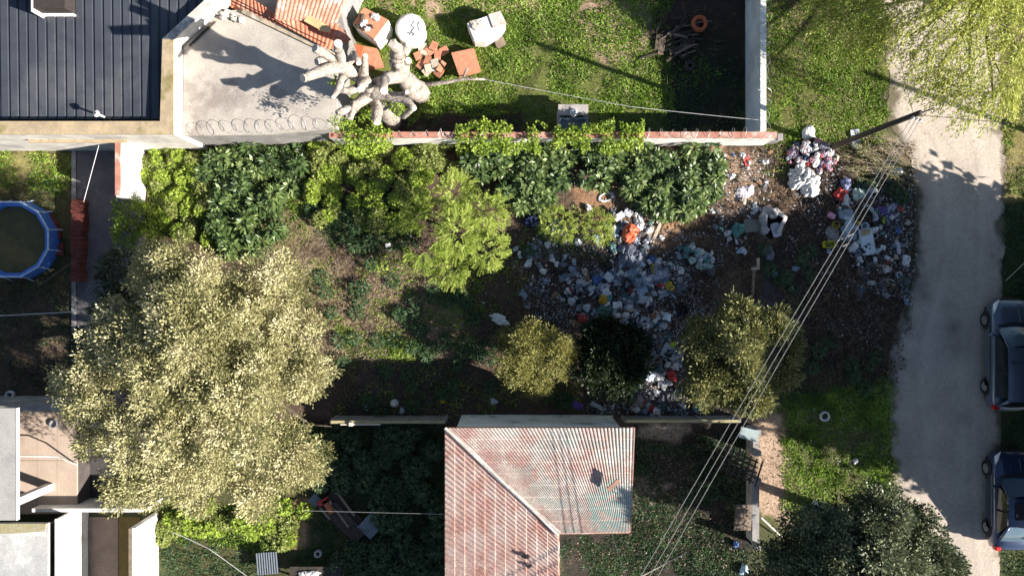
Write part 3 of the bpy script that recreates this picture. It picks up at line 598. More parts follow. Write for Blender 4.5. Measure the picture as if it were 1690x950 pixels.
# ---------------------------------------------------------------- leaf materials
L_GOLD = leafmat('golden_leaves', [(.06,.065,.02),(.20,.20,.08),(.45,.42,.205),(.72,.67,.42)], .22, .45)  # cream end of the ramp paints sunlit highlights
L_GOLDLOW = leafmat('silver_green_leaves', [(.03,.042,.022),(.07,.085,.045),(.15,.16,.09)], .15, .5)
L_LIME = leafmat('lime_leaves', [(.15,.21,.03),(.28,.36,.06),(.42,.47,.11)], .35)
L_OLIVE = leafmat('olive_leaves', [(.08,.09,.025),(.20,.205,.06),(.40,.37,.12)], .25)
L_DARK = leafmat('dark_leaves', [(.012,.022,.01),(.028,.045,.018),(.07,.10,.035)], .12, .4)
L_DKPALE = leafmat('pale_dark_leaves', [(.025,.04,.018),(.11,.135,.07),(.32,.35,.22)], .12, .4)
L_GLOSS = leafmat('glossy_big_leaves', [(.035,.065,.018),(.11,.17,.045),(.29,.36,.13)], .2, .42, .5)
L_VINE = leafmat('vine_leaves', [(.11,.17,.025),(.28,.39,.05),(.50,.60,.11)], .35)
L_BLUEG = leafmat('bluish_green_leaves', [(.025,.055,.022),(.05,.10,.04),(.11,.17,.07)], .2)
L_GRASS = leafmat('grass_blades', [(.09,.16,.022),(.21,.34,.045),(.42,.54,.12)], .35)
L_DRY = leafmat('dry_grass_blades', [(.12,.085,.055),(.25,.19,.12),(.44,.37,.26)], .15)
L_DEAD = leafmat('dead_leaves', [(.03,.02,.015),(.10,.068,.045),(.26,.17,.11)], .05)
L_WILLOW = leafmat('willow_leaves', [(.22,.26,.045),(.38,.42,.08),(.58,.58,.17)], .4)
M_BARK = mat('bark', (.12,.095,.07), (.07,.055,.042), 6, .95, .015, 30)
M_LIMEW = mat('whitewashed_bark', (.42,.37,.325), (.25,.215,.185), 8, .9, .035, 14, c3=(.13,.11,.095), fine=.3)
M_CUT = mat('cut_wood', (.6,.54,.46), (.48,.42,.35), 6, .85)

def crown_points(lobes, n_per_m2, g, low=-.35, jit=.16):
    """points scattered over the lobes' uneven shells; returns positions and outward directions"""
    PP = []; DD = []
    for (c, r, rz) in lobes:
        n = int(n_per_m2*4*math.pi*r*(r+rz)/2); d = rdir(n, g); d = d[d[:, 2] > low]; n = len(d)
        k = 1+(fbm(d[:, 0]*3+c[0]*2, d[:, 1]*3+c[1]*2+d[:, 2]*4, 1.3, 5, 3)-.5)*.75
        q = np.array(c)+d*np.array([r, r, rz])*(k*(1-np.abs(g.normal(size=n))*jit))[:, None]
        PP.append(q); DD.append(d)
    keep = []
    for i, q in enumerate(PP):
        m = np.ones(len(q), bool)
        for j, (c, r, rz) in enumerate(lobes):
            if j != i:
                e = (q-np.array(c))/np.array([r, r, rz]); m &= (e**2).sum(1) > .62
        keep.append(m)
    return np.concatenate([q[m] for q, m in zip(PP, keep)]), np.concatenate([d[m] for d, m in zip(DD, keep)])
def sublobes(lobes, g, r0=.5, n_per=1.0, low=-.25):
    out = []
    for (c, r, rz) in lobes:
        n = max(5, int(n_per*2.6*(r/r0)**2)); d = rdir(n*3, g); d = d[d[:, 2] > low][:n]
        for e in d:
            s = r0*g.uniform(.6, 1.35); out.append((np.array(c)+e*np.array([r, r, rz])*g.uniform(.62, 1.05)-e*s*.4, s, s*g.uniform(.75, 1.05)))
    return out
def clumpy(name, m, parent, lobes, g, dens, k, ln, wd, low=-.2, vmin=0., origin=None, r0=.5, gap=0, up=.35, rand=.3, spread=.07):
    """crown of many small leafy clumps, each clump with its own tone and leaves radiating from it"""
    A = []; D = []; V = []
    C_ = np.array([l[0] for l in lobes]); R_ = np.array([l[1] for l in lobes])
    for i, (c, r, rz) in enumerate(lobes):
        if gap and float(fbm(np.array([c[0]]), np.array([c[1]]), .8, 61, 3)[0]) < gap: continue
        n = int(dens*4*math.pi*r*r); d = rdir(n, g); d = d[d[:, 2] > low]; n = len(d)
        q = np.array(c)+d*np.array([r, r, rz])*g.uniform(.7, 1.12, n)[:, None]
        tone = g.normal()*.17; A.append(q); D.append(d); V.append(.30+tone+.42*(d[:, 2])+g.normal(size=n)*.05)  # light put into leaf colour: clump tops lighter, sides darker
    A = np.concatenate(A); D = np.concatenate(D); V = np.concatenate(V); n = len(A); rep = np.repeat(np.arange(n), k); off = g.normal(size=(n*k, 3))*spread
    dd = D[rep]*.8+np.array([0, 0, up])+off/spread*.35+g.normal(size=(n*k, 3))*rand; nr = norm(D[rep]*.5+np.array([0, 0, .6])+g.normal(size=(n*k, 3))*.3)
    return leaves(name, m, parent, A[rep]+off, dd, nr, ln*g.uniform(.6, 1.3, n*k), wd*g.uniform(.7, 1.3, n*k), V[rep]+g.normal(size=n*k)*.07+vmin, origin=origin)
def sprays(name, m, parent, PP, DD, g, k=9, ln=.16, wd=.06, spread=.12, out=.8, up=.5, rand=.6, vmin=0.0, vgrad=True, clumpsc=1.2, origin=None, tuft=0.0):
    n = len(PP); rep = np.repeat(np.arange(n), k); off = g.normal(size=(n*k, 3))*spread*np.array([1, 1, .8]); p = PP[rep]+off
    d = DD[rep]*out+off/spread*.55*(tuft > 0)+np.array([0, 0, up])+g.normal(size=(n*k, 3))*rand
    nr = norm(DD[rep]*.6+np.array([0, 0, .7])+g.normal(size=(n*k, 3))*.45)
    v = .5+(fbm(PP[:, 0], PP[:, 1]+PP[:, 2], clumpsc, 3)[rep]-.5)*.9+g.normal(size=n*k)*.16+vmin+tuft*.22*np.clip((off*(DD[rep]+[0, 0, .5])).sum(1)/spread, -1.6, 1.6)
    return leaves(name, m, parent, p, d, nr, ln*g.uniform(.6, 1.3, n*k), wd*g.uniform(.7, 1.3, n*k), v, origin=origin)
def limbs(mb, base, top, lobes, r0, g, twigs=3):
    base = Vector(base); top = Vector(top); mid = base.lerp(top, .5)+Vector((g.uniform(-.1, .1), g.uniform(-.1, .1), 0))
    for (c, r, rz) in lobes:
        c = Vector([float(x) for x in c]); m = top.lerp(c, .5)+Vector((g.uniform(-.2, .2), g.uniform(-.2, .2), -.1))
        mb.tube([top-Vector((0,0,.15)), m, c], [r0*.5, r0*.33, r0*.16], 6)
        for _ in range(twigs):
            d = Vector(rdir(1, g)[0]); d.z = abs(d.z)*.6; mb.tube([c, c+Vector((d.x*r*.5, d.y*r*.5, d.z*rz*.5)), c+Vector((d.x*r*.85, d.y*r*.85, d.z*rz*.9))], [r0*.14, r0*.09, r0*.04], 4)
def tree(label, base, trunk_top, lobes, lm, dens, k, ln, wd, r0=.15, seed=1, name='tree', cat='tree', group=None, **kw):
    g = np.random.default_rng(seed); t = empty(name, base, label, cat, group)
    mb = MB(); b = Vector(base); tt = Vector(trunk_top)
    mb.tube([b-Vector((0,0,.1)), b.lerp(tt, .25)+Vector((.03,0,0)), b.lerp(tt, .6)+Vector((-.05,.04,0)), tt], [r0*1.35, r0*1.05, r0*.85, r0*.6], 10, wob=.06)
    limbs(mb, b, tt, lobes, r0, g); mb.build('trunk', M_BARK, t, True)
    cl = kw.pop('clump', None)
    if cl: clumpy('crown', lm, t, sublobes(lobes, g, cl, kw.pop('nper', 1.0)), g, dens, k, ln, wd, vmin=kw.get('vmin', 0), gap=kw.get('gap', 0), r0=cl); return t
    low = kw.pop('low', -.35); jit = kw.pop('jit', .16); gap = kw.pop('gap', 0)
    PP, DD = crown_points(lobes, dens, g, low, jit)
    if gap: m_ = fbm(PP[:, 0], PP[:, 1], .85, 61, 3) > gap; PP, DD = PP[m_], DD[m_]
    sprays('crown', lm, t, PP, DD, g, k, ln, wd, **kw); return t
def lobe(px, py, h, r, rz=None): return (np.array(P(px, py, h)), r, rz or r)
# the big golden tree: lobes located on the canopy outline seen from above
g0 = random.Random(5)
big = [lobe(330,600,5.6,2.2,2.0), lobe(425,560,4.6,1.6,1.7), lobe(300,470,5.4,1.45,1.6), lobe(450,470,4.2,1.1,1.3), lobe(215,560,5.4,1.5,1.6), lobe(180,640,4.8,1.35,1.6),
       lobe(260,720,5.2,1.7,1.8), lobe(380,700,5.0,1.8,1.8), lobe(490,640,3.9,1.35,1.5), lobe(480,750,3.6,1.15,1.4), lobe(340,790,4.2,1.2,1.5), lobe(235,800,4.4,1.0,1.3), lobe(430,800,3.6,.95,1.2), lobe(240,440,4.6,.8,1.0),
       lobe(320,540,6.6,1.3,1.2), lobe(400,640,6.2,1.3,1.2), lobe(500,560,3.6,.9,1.1), lobe(160,720,4.4,.55,.8), lobe(130,630,4.6,.7,.9), lobe(395,515,3.4,1.4,1.4), lobe(330,500,2.8,1.1,1.1), lobe(515,625,3.8,1.0,1.1), lobe(510,700,3.4,.95,1.1), lobe(500,770,3.2,.8,1.0)]
gt = P(415,600,0)
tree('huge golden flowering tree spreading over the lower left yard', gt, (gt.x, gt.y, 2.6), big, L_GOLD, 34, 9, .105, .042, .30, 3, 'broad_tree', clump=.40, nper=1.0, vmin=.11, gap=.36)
# shaded silvery-green smaller tree at its north-west flank
gs = P(235,500,0)
tree('silver green tree at the shaded northwest flank of the golden tree', (gs.x, gs.y, 0), (gs.x, gs.y, 1.6), [lobe(205,450,2.8,.8,.8), lobe(190,520,2.8,.8,.8), lobe(225,480,3.2,.8,.8), lobe(150,570,2.6,.6,.7), lobe(215,560,3.0,.8,.8), lobe(120,620,2.6,.45,.6), lobe(255,455,2.3,.9,.9)], L_GOLDLOW, 22, 10, .2, .07, .1, 4, 'tree', spread=.1, out=.9, up=.3)
gb = P(215,380,0)
tree('green shrub between the dark patio and the white west wall', (gb.x, gb.y, 0), (gb.x, gb.y, .6), [lobe(215,380,.9,.6,.6), lobe(240,400,1.0,.6,.6), lobe(212,350,1.0,.5,.55), lobe(235,355,.7,.5,.5)], L_VINE, 40, 9, .12, .05, .06, 5, 'shrub', 'shrub', spread=.08, vmin=-.15)
# bright fern-leaved tree in the middle of the lot
gc = P(752,382,0)
fl = [lobe(750,380,2.4,1.0,1.0), lobe(700,350,2.0,.75,.7), lobe(800,345,2.1,.75,.7), lobe(805,410,2.0,.75,.7), lobe(700,410,1.9,.7,.7), lobe(745,445,1.7,.6,.6), lobe(750,320,2.0,.7,.7), lobe(835,380,1.6,.45,.5), lobe(675,380,1.5,.4,.5), lobe(755,385,3.1,.6,.6)]
g = np.random.default_rng(8)
ft = empty('feathery_tree', gc, 'bright lime feathery leaved tree in the middle of the lot', 'tree')
mb = MB(); mb.tube([gc-Vector((0,0,.1)), gc+Vector((.05,0,1)), gc+Vector((0,.05,2.0))], [.09,.07,.05], 8); limbs(mb, gc, gc+Vector((0,.05,1.5)), fl, .09, g); mb.build('trunk', M_BARK, ft, True)
fl = [(c, r*.84, z*.84) for c, r, z in fl]; PP, DD = crown_points(fl, 34, g, -.2); m_ = fbm(PP[:, 0], PP[:, 1], 1.1, 33, 3) > .42; PP, DD = PP[m_], DD[m_]
# fronds: each a row of paired leaflets
def fronds(name, m, parent, PP, DD, g, flen=.42, nl=9, ln=.11, wd=.035, up=.25, vmin=0., origin=None):
    n = len(PP); d = norm(DD*np.array([1, 1, .35])+np.array([0, 0, up])+g.normal(size=(n, 3))*.45); s = norm(np.cross(d, np.array([0, 0, 1.0])+g.normal(size=(n, 3))*.15))
    A = []; B = []; V = []
    vb = .5+(fbm(PP[:, 0], PP[:, 1], 1.5, 4)-.5)*.8+g.normal(size=n)*.15+vmin; L_ = flen*g.uniform(.6, 1.2, n)
    for i in range(nl):
        t = (i+.5)/nl; drop = np.array([0, 0, -1.0])*(t*t*.35)*L_[:, None]
        p = PP+d*(L_*t)[:, None]+drop
        for sg in (-1, 1): A.append(p); B.append(d*.55+s*sg); V.append(vb+g.normal(size=n)*.08)
    A = np.concatenate(A); B = np.concatenate(B); V = np.concatenate(V); nr = np.tile(np.array([0, 0, 1.0]), (len(A), 1))+g.normal(size=(len(A), 3))*.25
    return leaves(name, m, parent, A, B, nr, ln*g.uniform(.7, 1.2, len(A)), wd, V, origin=origin)
fronds('crown', L_LIME, ft, PP, DD, g)
for (px, py, r, h, lab, s) in ((920,372,.62,.8,'bright green feathery shrub west of the orange red bag in the rubbish',1), (985,375,.55,.6,'leafy green shrub just left of the orange red bag in the rubbish',2), (1090,305,.01,.1,None,3)):
    if not lab: continue
    b = P(px, py, 0); g = np.random.default_rng(60+s); t = empty('shrub', b, lab, 'shrub', 'small shrubs in the rubbish lot')
    mb = MB(); mb.tube([b, b+Vector((0,0,h*.8))], [.03,.015], 6); mb.build('trunk', M_BARK, t)
    PP, DD = crown_points([(np.array(b)+[0,0,h*.6], r, h*.7), (np.array(b)+[.2,-.25,h*.5], r*.6, h*.6)], 45, g, 0); fronds('crown', L_LIME, t, PP, DD, g, .28, 7, .08, .03)
# the four trees by the south fence
gq = P(878,590,0)
tree('small olive yellow tree just north of the tiled house', gq, (gq.x, gq.y, 1.2), [lobe(878,570,2.3,.7,.7), lobe(850,600,2.0,.75,.75), lobe(915,580,2.1,.8,.7), lobe(880,625,1.7,.65,.6), lobe(925,605,1.7,.5,.5), lobe(838,560,1.6,.4,.5), lobe(885,545,2.0,.5,.5)], L_OLIVE, 60, 7, .10, .028, .08, 11, 'tree', clump=.22, vmin=.18)
gq = P(1008,585,0)
tree('dense dark round tree surrounded by rubbish east of the olive tree', gq, (gq.x, gq.y, 1.1), [lobe(1005,575,2.2,1.0,.9), lobe(975,600,1.9,.75,.8), lobe(1035,600,1.9,.8,.8), lobe(1010,620,1.7,.8,.7), lobe(990,555,1.9,.7,.7), lobe(1040,565,1.8,.65,.7)], L_DARK, 50, 7, .13, .065, .09, 12, 'tree', clump=.28, vmin=-.16)
gq = P(1188,570,0)
tree('olive tipped bushy tree between the rubbish and the street', gq, (gq.x, gq.y, 2.8), [lobe(1215,575,4.9,1.07,1.0), lobe(1160,560,4.3,0.87,.9), lobe(1270,560,4.4,0.87,.9), lobe(1290,600,4.1,0.73,.8), lobe(1170,620,4.1,0.97,.9), lobe(1230,640,4.0,0.87,.9), lobe(1215,525,4.3,0.68,.7), lobe(1150,645,3.5,0.58,.6), lobe(1275,530,4.0,0.48,.5), lobe(1305,560,3.8,0.39,.4), lobe(1255,600,4.9,0.78,.7)],
     leafmat('olive_green_leaves', [(.03,.04,.018),(.10,.115,.04),(.34,.33,.13)], .2), 42, 7, .15, .042, .13, 13, 'tree', clump=.30, vmin=.22, gap=.33)
gq = P(1390,850,0)
tree('dark green tree with pale leaf tips at the lower right', gq, (gq.x, gq.y, 2.6), [lobe(1425,905,5.2,1.7,1.5), lobe(1350,900,4.6,1.3,1.3), lobe(1500,900,4.6,1.3,1.3), lobe(1440,850,4.6,1.1,1.1), lobe(1520,960,4.6,1.3,1.3), lobe(1300,930,4.0,1.0,1.0), lobe(1400,990,5.4,1.8,1.4), lobe(1370,855,4.0,.7,.8), lobe(1490,850,3.8,.6,.6), lobe(1550,925,3.9,.6,.7), lobe(1270,975,3.8,.9,.9), lobe(1330,870,3.6,.7,.7), lobe(1460,1040,6.6,1.0,1.0), lobe(1478,1050,8.1,.75,.6)],
     L_DKPALE, 52, 8, .125, .06, .2, 14, 'tree', clump=.36, vmin=.05, gap=.33)
# bright hanging tree at the top right
gw = P(1560,10,0)
wl_ = [lobe(1590,60,4.8,1.5,1.1), lobe(1540,20,5.0,1.5,1.1), lobe(1640,100,4.6,1.3,1.0), lobe(1600,140,4.0,.8,.8), lobe(1500,-20,4.6,1.5,1.1), lobe(1660,40,4.8,1.3,1.1), lobe(1580,-40,5.6,1.8,1.2), lobe(1440,0,4.2,1.1,.9), lobe(1640,160,3.8,.55,.6), lobe(1680,-30,5,1.5,1.1), lobe(1405,20,3.8,.9,.8), lobe(1430,-20,4.2,1.0,.9), lobe(1500,60,4.4,.6,.6), lobe(1550,110,4.0,.6,.6)]
g = np.random.default_rng(21); wt = empty('weeping_tree', gw, 'bright yellow green weeping tree over the road at upper right', 'tree')
mb = MB(); tt = Vector((gw.x, gw.y, 2.6)); mb.tube([gw-Vector((0,0,.1)), gw.lerp(tt,.5)+Vector((.1,0,0)), tt], [.24,.19,.15], 10, wob=.06); limbs(mb, gw, tt, wl_, .2, g, 5); mb.build('trunk', M_BARK, wt, True)
PP, DD = crown_points(wl_, 17, g, -.1, .3); n = len(PP); A = []; B = []; V = []
for j in range(30):
    t = j/30; hd = norm(DD*np.array([1, 1, 0])+np.array([-.35, -.45, 0])+np.sin(np.arange(n)*1.7)[:, None]*np.array([.5, -.4, 0]))
    q = PP+hd*(t*.95)+np.array([0, 0, -1.0])*(t*t*.8)+g.normal(size=(n, 3))*.035; A.append(q); B.append(hd+np.array([0, 0, -t])+g.normal(size=(n, 3))*.6); V.append(.5+g.normal(size=n)*.25)
A = np.concatenate(A); B = np.concatenate(B); leaves('crown', L_WILLOW, wt, A, B, g.normal(size=(len(A), 3))*.5+np.array([0, 0, 1]), .13, .036, np.concatenate(V))
# tall street trees just outside the right edge: their shade lies over the road and the dump
for i, (bx, by, lob, lab) in enumerate((
   (1800,530,[((0,0,3.2),3.3,1.8),((.3,-1.0,4.9),1.8,1.4),((-.6,-1.8,3.2),2.4,1.8)], 'broad street tree east of the road, northernmost of three'),
   (1850,700,[((0,0,4.6),3.4,3.0),((0,.3,7.6),2.6,2.6),((.2,0,9.3),1.3,1.4),((0,1.6,6.3),2.5,2.0)], 'taller street tree east of the road, middle of three'),
   (1866,806,[((0,0,4.4),2.5,2.6),((0,0,7.6),2.4,2.6),((0,.1,10.6),2.0,2.6),((0,0,12.4),1.1,1.5)], 'tallest street tree east of the road, southernmost of three'))):
    b = P(bx, by, 0); L9 = [(np.array(b)+np.array(c), r, z) for (c, r, z) in lob]
    tree(lab, b, (b.x, b.y, 3), L9, L_DARK, 20, 6, .34, .26, .3, 30+i, 'street_tree', 'tree', 'tall street trees east of the road', spread=.3, low=-.8, jit=.3)
# ---------------------------------------------------------------- pollarded whitewashed trees
def limb(mb, pts, r, knob=True):
    r = [q*.9 for q in r]
    p = [P(*q) for q in pts]; n = len(p); pp = []; rr = []
    for i in range(n-1):
        for t in (0, .33, .66): pp.append(p[i].lerp(p[i+1], t)+Vector((rnd.uniform(-1,1), rnd.uniform(-1,1), rnd.uniform(-1,1)))*r[i]*.15); rr.append((r[i]*(1-t)+r[i+1]*t)*rnd.uniform(.88, 1.15))
    pp.append(p[-1]); rr.append(r[-1]); mb.tube(pp, rr, 10, True, wob=.07)
    for k in range(len(pp)-1):
        if rnd.random() < .4: v = Vector(rdir(1)[0])*rr[k]*.8; mb.blob(pp[k]+v, (rr[k]*.5,)*3, 7, 5, .25)
    return p[-1], (p[-1]-p[-2]).normalized(), r[-1]
def cutend(mb, e): p, d, r = e; mb.tube([p-d*.02, p+d*.012], [r*.97, r*.93], 12)
pt = empty('pollarded_tree', P(650,203,0), 'large whitewashed pollarded tree with stubby limbs beside the concrete roof', 'tree')
mb = MB(); ce = MB()
limb(mb, [(650,203,0),(630,172,3.2),(612,150,4.8)], [.42,.34,.3]); mb.build('trunk', M_LIMEW, pt, True)
specs = [([(612,150,4.8),(590,125,5.6),(565,108,6.6),(500,129,7.8)], [.3,.26,.22,.15]), ([(565,108,6.4),(545,95,7),(520,80,7.6)], [.22,.16,.14]), ([(570,112,6.3),(560,90,7),(558,72,7.8)], [.2,.17,.15]),
 ([(572,115,6.2),(555,150,6.4),(551,160,6.7)], [.19,.11,.08]), ([(540,98,6.9),(523,102,7.2)], [.15,.13]), ([(600,140,5.2),(600,115,6.2),(603,92,6.8)], [.26,.15,.1]), ([(612,150,4.8),(650,160,5),(675,170,5.2),(684,180,5.3)], [.26,.17,.13,.1]),
 ([(640,156,4.9),(665,155,5.5),(672,152,6.0)], [.12,.08,.08]), ([(612,152,4.7),(580,180,5),(556,186,5.4)], [.26,.17,.1]), ([(620,160,4.4),(622,185,4.8),(622,203,5)], [.26,.2,.14]), ([(640,170,3.4),(668,190,3.8),(683,176,4.4)], [.2,.15,.1]),
 ([(610,145,5),(630,135,5.6),(634,150,6.2)], [.24,.2,.15]), ([(600,140,5.2),(578,150,5.6),(566,150,6)], [.2,.14,.1]), ([(570,108,6.5),(585,90,6.7),(592,104,7.0)], [.16,.12,.1]), ([(585,170,5),(578,196,5.2)], [.14,.1]), ([(610,148,5),(604,132,6),(596,146,6.6)], [.2,.16,.14]), ([(555,105,6.6),(537,110,7.0),(528,124,7.0)], [.15,.1,.06])]
for pts, r in specs:
    m_ = MB(); e = limb(m_, pts, r); lo = m_.build('limb', M_LIMEW, pt, True); c_ = MB(); cutend(c_, e); c_.build('cut_end', M_CUT, lo)
pt2 = empty('pollarded_tree', P(700,150,0), 'thick whitewashed trunk with two cut stubs beside the round white tank', 'tree')
mb = MB(); limb(mb, [(694,158,0),(672,135,1.6),(660,112,2.8),(655,90,3.5)], [.42,.4,.37,.3]); mb.build('trunk', M_LIMEW, pt2, True)
for pts, r in (([(657,92,3.5),(655,80,4.0),(647,72,4.5)],[.26,.2,.17]), ([(664,120,2.4),(650,128,3.2),(637,131,3.6)],[.3,.25,.23]), ([(657,92,3.5),(674,76,3.8)],[.22,.16]), ([(665,105,2.9),(674,100,3.3)],[.2,.14])):
    m_ = MB(); e = limb(m_, pts, r); lo = m_.build('limb', M_LIMEW, pt2, True); c_ = MB(); cutend(c_, e); c_.build('cut_end', M_CUT, lo)
# regrowth tufts on the pollard
g = np.random.default_rng(31)
pr = np.concatenate([np.array(P(px, py, h))+g.normal(size=(40, 3))*s for (px, py, h, s) in ((660,180,4.4,.14),(560,205,4.2,.16),(602,190,4.2,.15),(556,135,5.6,.07),(636,160,4.6,.08))])
sprays('regrowth', L_VINE, pt, pr, norm(g.normal(size=pr.shape)+[0,0,.6]), g, 5, .1, .05, .06)
# fallen branch on the grass
fb = MB(); pts = [P(690,142,.25), P(735,136,.3), P(768,130,.55), P(800,131,.7)]; fb.tube(pts, [.1,.08,.06,.04], 8, wob=.1); fb.tube([P(764,130,.5), P(768,118,.8), P(773,112,1.0)], [.05,.04,.03], 6)
thing(fb, 'fallen_branch', M_LIMEW, 'pale crooked fallen branch lying on grass below the terracotta slab', 'branch', pts[0], smooth=True)
# ---------------------------------------------------------------- big-leaved plants
ALT = {'vine_leaves': leafmat('olive_vine_leaves', [(.09,.12,.03),(.22,.27,.06),(.42,.44,.16)], .3), 'glossy_big_leaves': leafmat('deep_glossy_leaves', [(.025,.05,.018),(.07,.12,.035),(.19,.27,.09)], .2, .42, .5)}
def big_leaf_plant(px, py, r, n, g, label, name='big_leaf_plant', lm=None, group='big glossy leaved plants along the north wall', ln=.26, wd=.095, hgt=.7, cat='plant', loose=False):
    hgt = hgt*g.uniform(.45, 1.35); r = r*g.uniform(.7, 1.0); lm = lm or L_GLOSS
    if lm.name in ALT and g.random() < .45: lm = ALT[lm.name]
    b = P(px, py, .0); z0 = 0 if loose else gzf(b.x, b.y); b.z = z0
    a = g.uniform(0, 2*math.pi, n); rr = r*np.sqrt(g.uniform(0.0, 1, n)); q = np.stack([b.x+np.cos(a)*rr*.75, b.y+np.sin(a)*rr*.75, z0+hgt*(1-.6*(rr/r)**2)*g.uniform(.68, 1.0, n)], 1)
    d = np.stack([np.cos(a), np.sin(a), g.uniform(-.35, .45, n)], 1)+g.normal(size=(n, 3))*.3+np.array([0, -.25, 0]); nr = np.stack([-np.cos(a)*.3, -np.sin(a)*.3, np.ones(n)], 1)+g.normal(size=(n, 3))*.3
    me = leaf_mesh(name, q, d, nr, ln*g.uniform(.6, 1.3, n), wd*g.uniform(.7, 1.3, n), .5+g.normal(size=n)*.28); me.transform(Matrix.Translation(-b))
    o = link(name, me, lm or L_GLOSS); o.location = b; return tag(o, label, cat, group)
g = np.random.default_rng(44)
def patch_plants(polys, step, lab, **kw):
    for poly, where in polys:
        x, y = scatter(poly, 1.0/(step*step), .16, int(g.integers(1e6)))
        for i in range(len(x)): px, py = 845+x[i]*PXM, 475-y[i]*PXM; big_leaf_plant(px, py, kw.get('r', .42), kw.get('n', 70), g, lab % where, **{k: v for k, v in kw.items() if k not in ('r', 'n')})
GL = [([(390,245),(500,245),(505,300),(470,330),(460,420),(380,415),(345,370),(330,330),(345,260)], 'between the golden tree and the north wall'), ([(765,240),(940,240),(935,310),(880,350),(800,330),(770,290)], 'against the wall west of the rubbish'),
      ([(960,235),(1060,235),(1055,290),(960,305)], 'in the middle behind the rubbish'), ([(1045,250),(1185,250),(1175,320),(1130,360),(1060,350),(1030,300)], 'at the east end beside the red cloth')]
patch_plants(GL, .40, 'glossy dark green plant in the patch %s', r=.42, n=130, hgt=.8)
VN = [([(243,245),(345,245),(350,330),(360,400),(300,395),(245,330)], 'beside the bright west wall'), ([(520,235),(770,235),(765,290),(700,300),(640,260),(580,300),(520,330)], 'below the bare stretch of north wall'),
      ([(500,280),(540,260),(560,330),(540,380),(500,350)], 'east of the glossy plants'), ([(590,270),(700,280),(700,340),(640,380),(560,360)], 'shaded by the feathery tree')]
patch_plants(VN, .42, 'bright green vine clump %s', r=.45, n=380, name='vine_clump', lm=L_VINE, group='bright vine clumps in the lot', ln=.09, wd=.07, hgt=.55)
DKW = [([(510,340),(650,330),(680,380),(620,410),(530,400)], 'west of the feathery tree'), ([(620,440),(700,430),(770,480),(790,560),(700,590),(640,560),(620,500)], 'in the shaded middle of the lot'), ([(730,560),(830,560),(820,640),(740,640)], 'west of the olive tree'), ([(530,420),(620,440),(640,560),(560,600)], 'beside the golden tree on the straw ground'), ([(690,600),(760,610),(740,680),(600,680),(600,610)], 'in the shade north of the panel fence'), ([(850,620),(960,620),(950,670),(870,665)], 'below the olive tree'),
       ([(850,390),(900,350),(960,380),(940,430),(870,430)], 'beside the shrubs in the rubbish'), ([(1250,400),(1330,390),(1345,460),(1300,500),(1255,440)], 'beside the leaning post'), ([(1420,300),(1490,300),(1490,350),(1430,340)], 'under the cut branches by the road'), ([(1340,560),(1440,560),(1450,640),(1320,640)], 'in the dark brush by the street'), ([(960,600),(1050,600),(1060,650),(960,660)], 'under the dark round tree')]
patch_plants(DKW, .76, 'dark green weed clump %s', r=.36, n=130, name='weed_clump', lm=L_BLUEG, group='dark weed clumps in the lot', ln=.13, wd=.045, hgt=.4)
SY = [([(505,705),(725,705),(725,950),(650,950),(660,880),(560,800),(510,790)], 'west of the tiled house'), ([(560,890),(720,890),(720,950),(560,950)], 'at the lower edge west of the house')]
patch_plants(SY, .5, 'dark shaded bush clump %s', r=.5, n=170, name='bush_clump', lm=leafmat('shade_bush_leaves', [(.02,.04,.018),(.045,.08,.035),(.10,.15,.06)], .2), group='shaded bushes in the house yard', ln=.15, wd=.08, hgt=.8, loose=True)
SU = [([(265,845),(400,830),(505,820),(505,905),(400,890),(330,870),(265,900)], 'beside the sandy trodden strip'),]
patch_plants(SU, .42, 'sunlit lime weed clump %s', r=.45, n=200, name='weed_clump', lm=L_VINE, group='sunlit weeds below the golden tree', ln=.11, wd=.07, hgt=.45, loose=True)
# ivy hanging over the north wall
for (x0, x1, lab, s) in ((752,870,'bright ivy mass draped over the wall west of the concrete sink',1), (870,960,'ivy mass on the wall right below the concrete sink',2), (960,1062,'ivy mass on the wall just west of the long razor wire',3), (556,648,'creeper mass at the foot of the pollarded tree on the wall',4)):
    g2 = np.random.default_rng(70+s); n = int((x1-x0)*26); px = g2.uniform(x0, x1, n); t = g2.uniform(-1, 1, n); w = .02+.62*fbm(px*.045, px*0, 1.0, s, 3); kk = fbm(px*.05, t, 1.0, 20+s, 3) > .44; px, t, w = px[kk], t[kk], w[kk]; n = len(px)
    y = yw+.1+t*(w+.1)-.1*(t < 0); x = (px-845)*(HC-WH)/HC/PXM; z = WH+.22*np.cos(t*1.5)+g2.normal(size=n)*.07-np.where(t < 0, -t*.5, 0)
    me = leaf_mesh('ivy', np.stack([x, y, z], 1), g2.normal(size=(n, 3))+[0, -.3, .2], g2.normal(size=(n, 3))*.5+[0, -.2, 1], .10*g2.uniform(.6, 1.3, n), .075, .42+(fbm(x, y, 3, 3)-.5)*.8+g2.normal(size=n)*.2)
    o = link('ivy', me, L_VINE); tag(o, lab, 'ivy', 'ivy on the north wall')
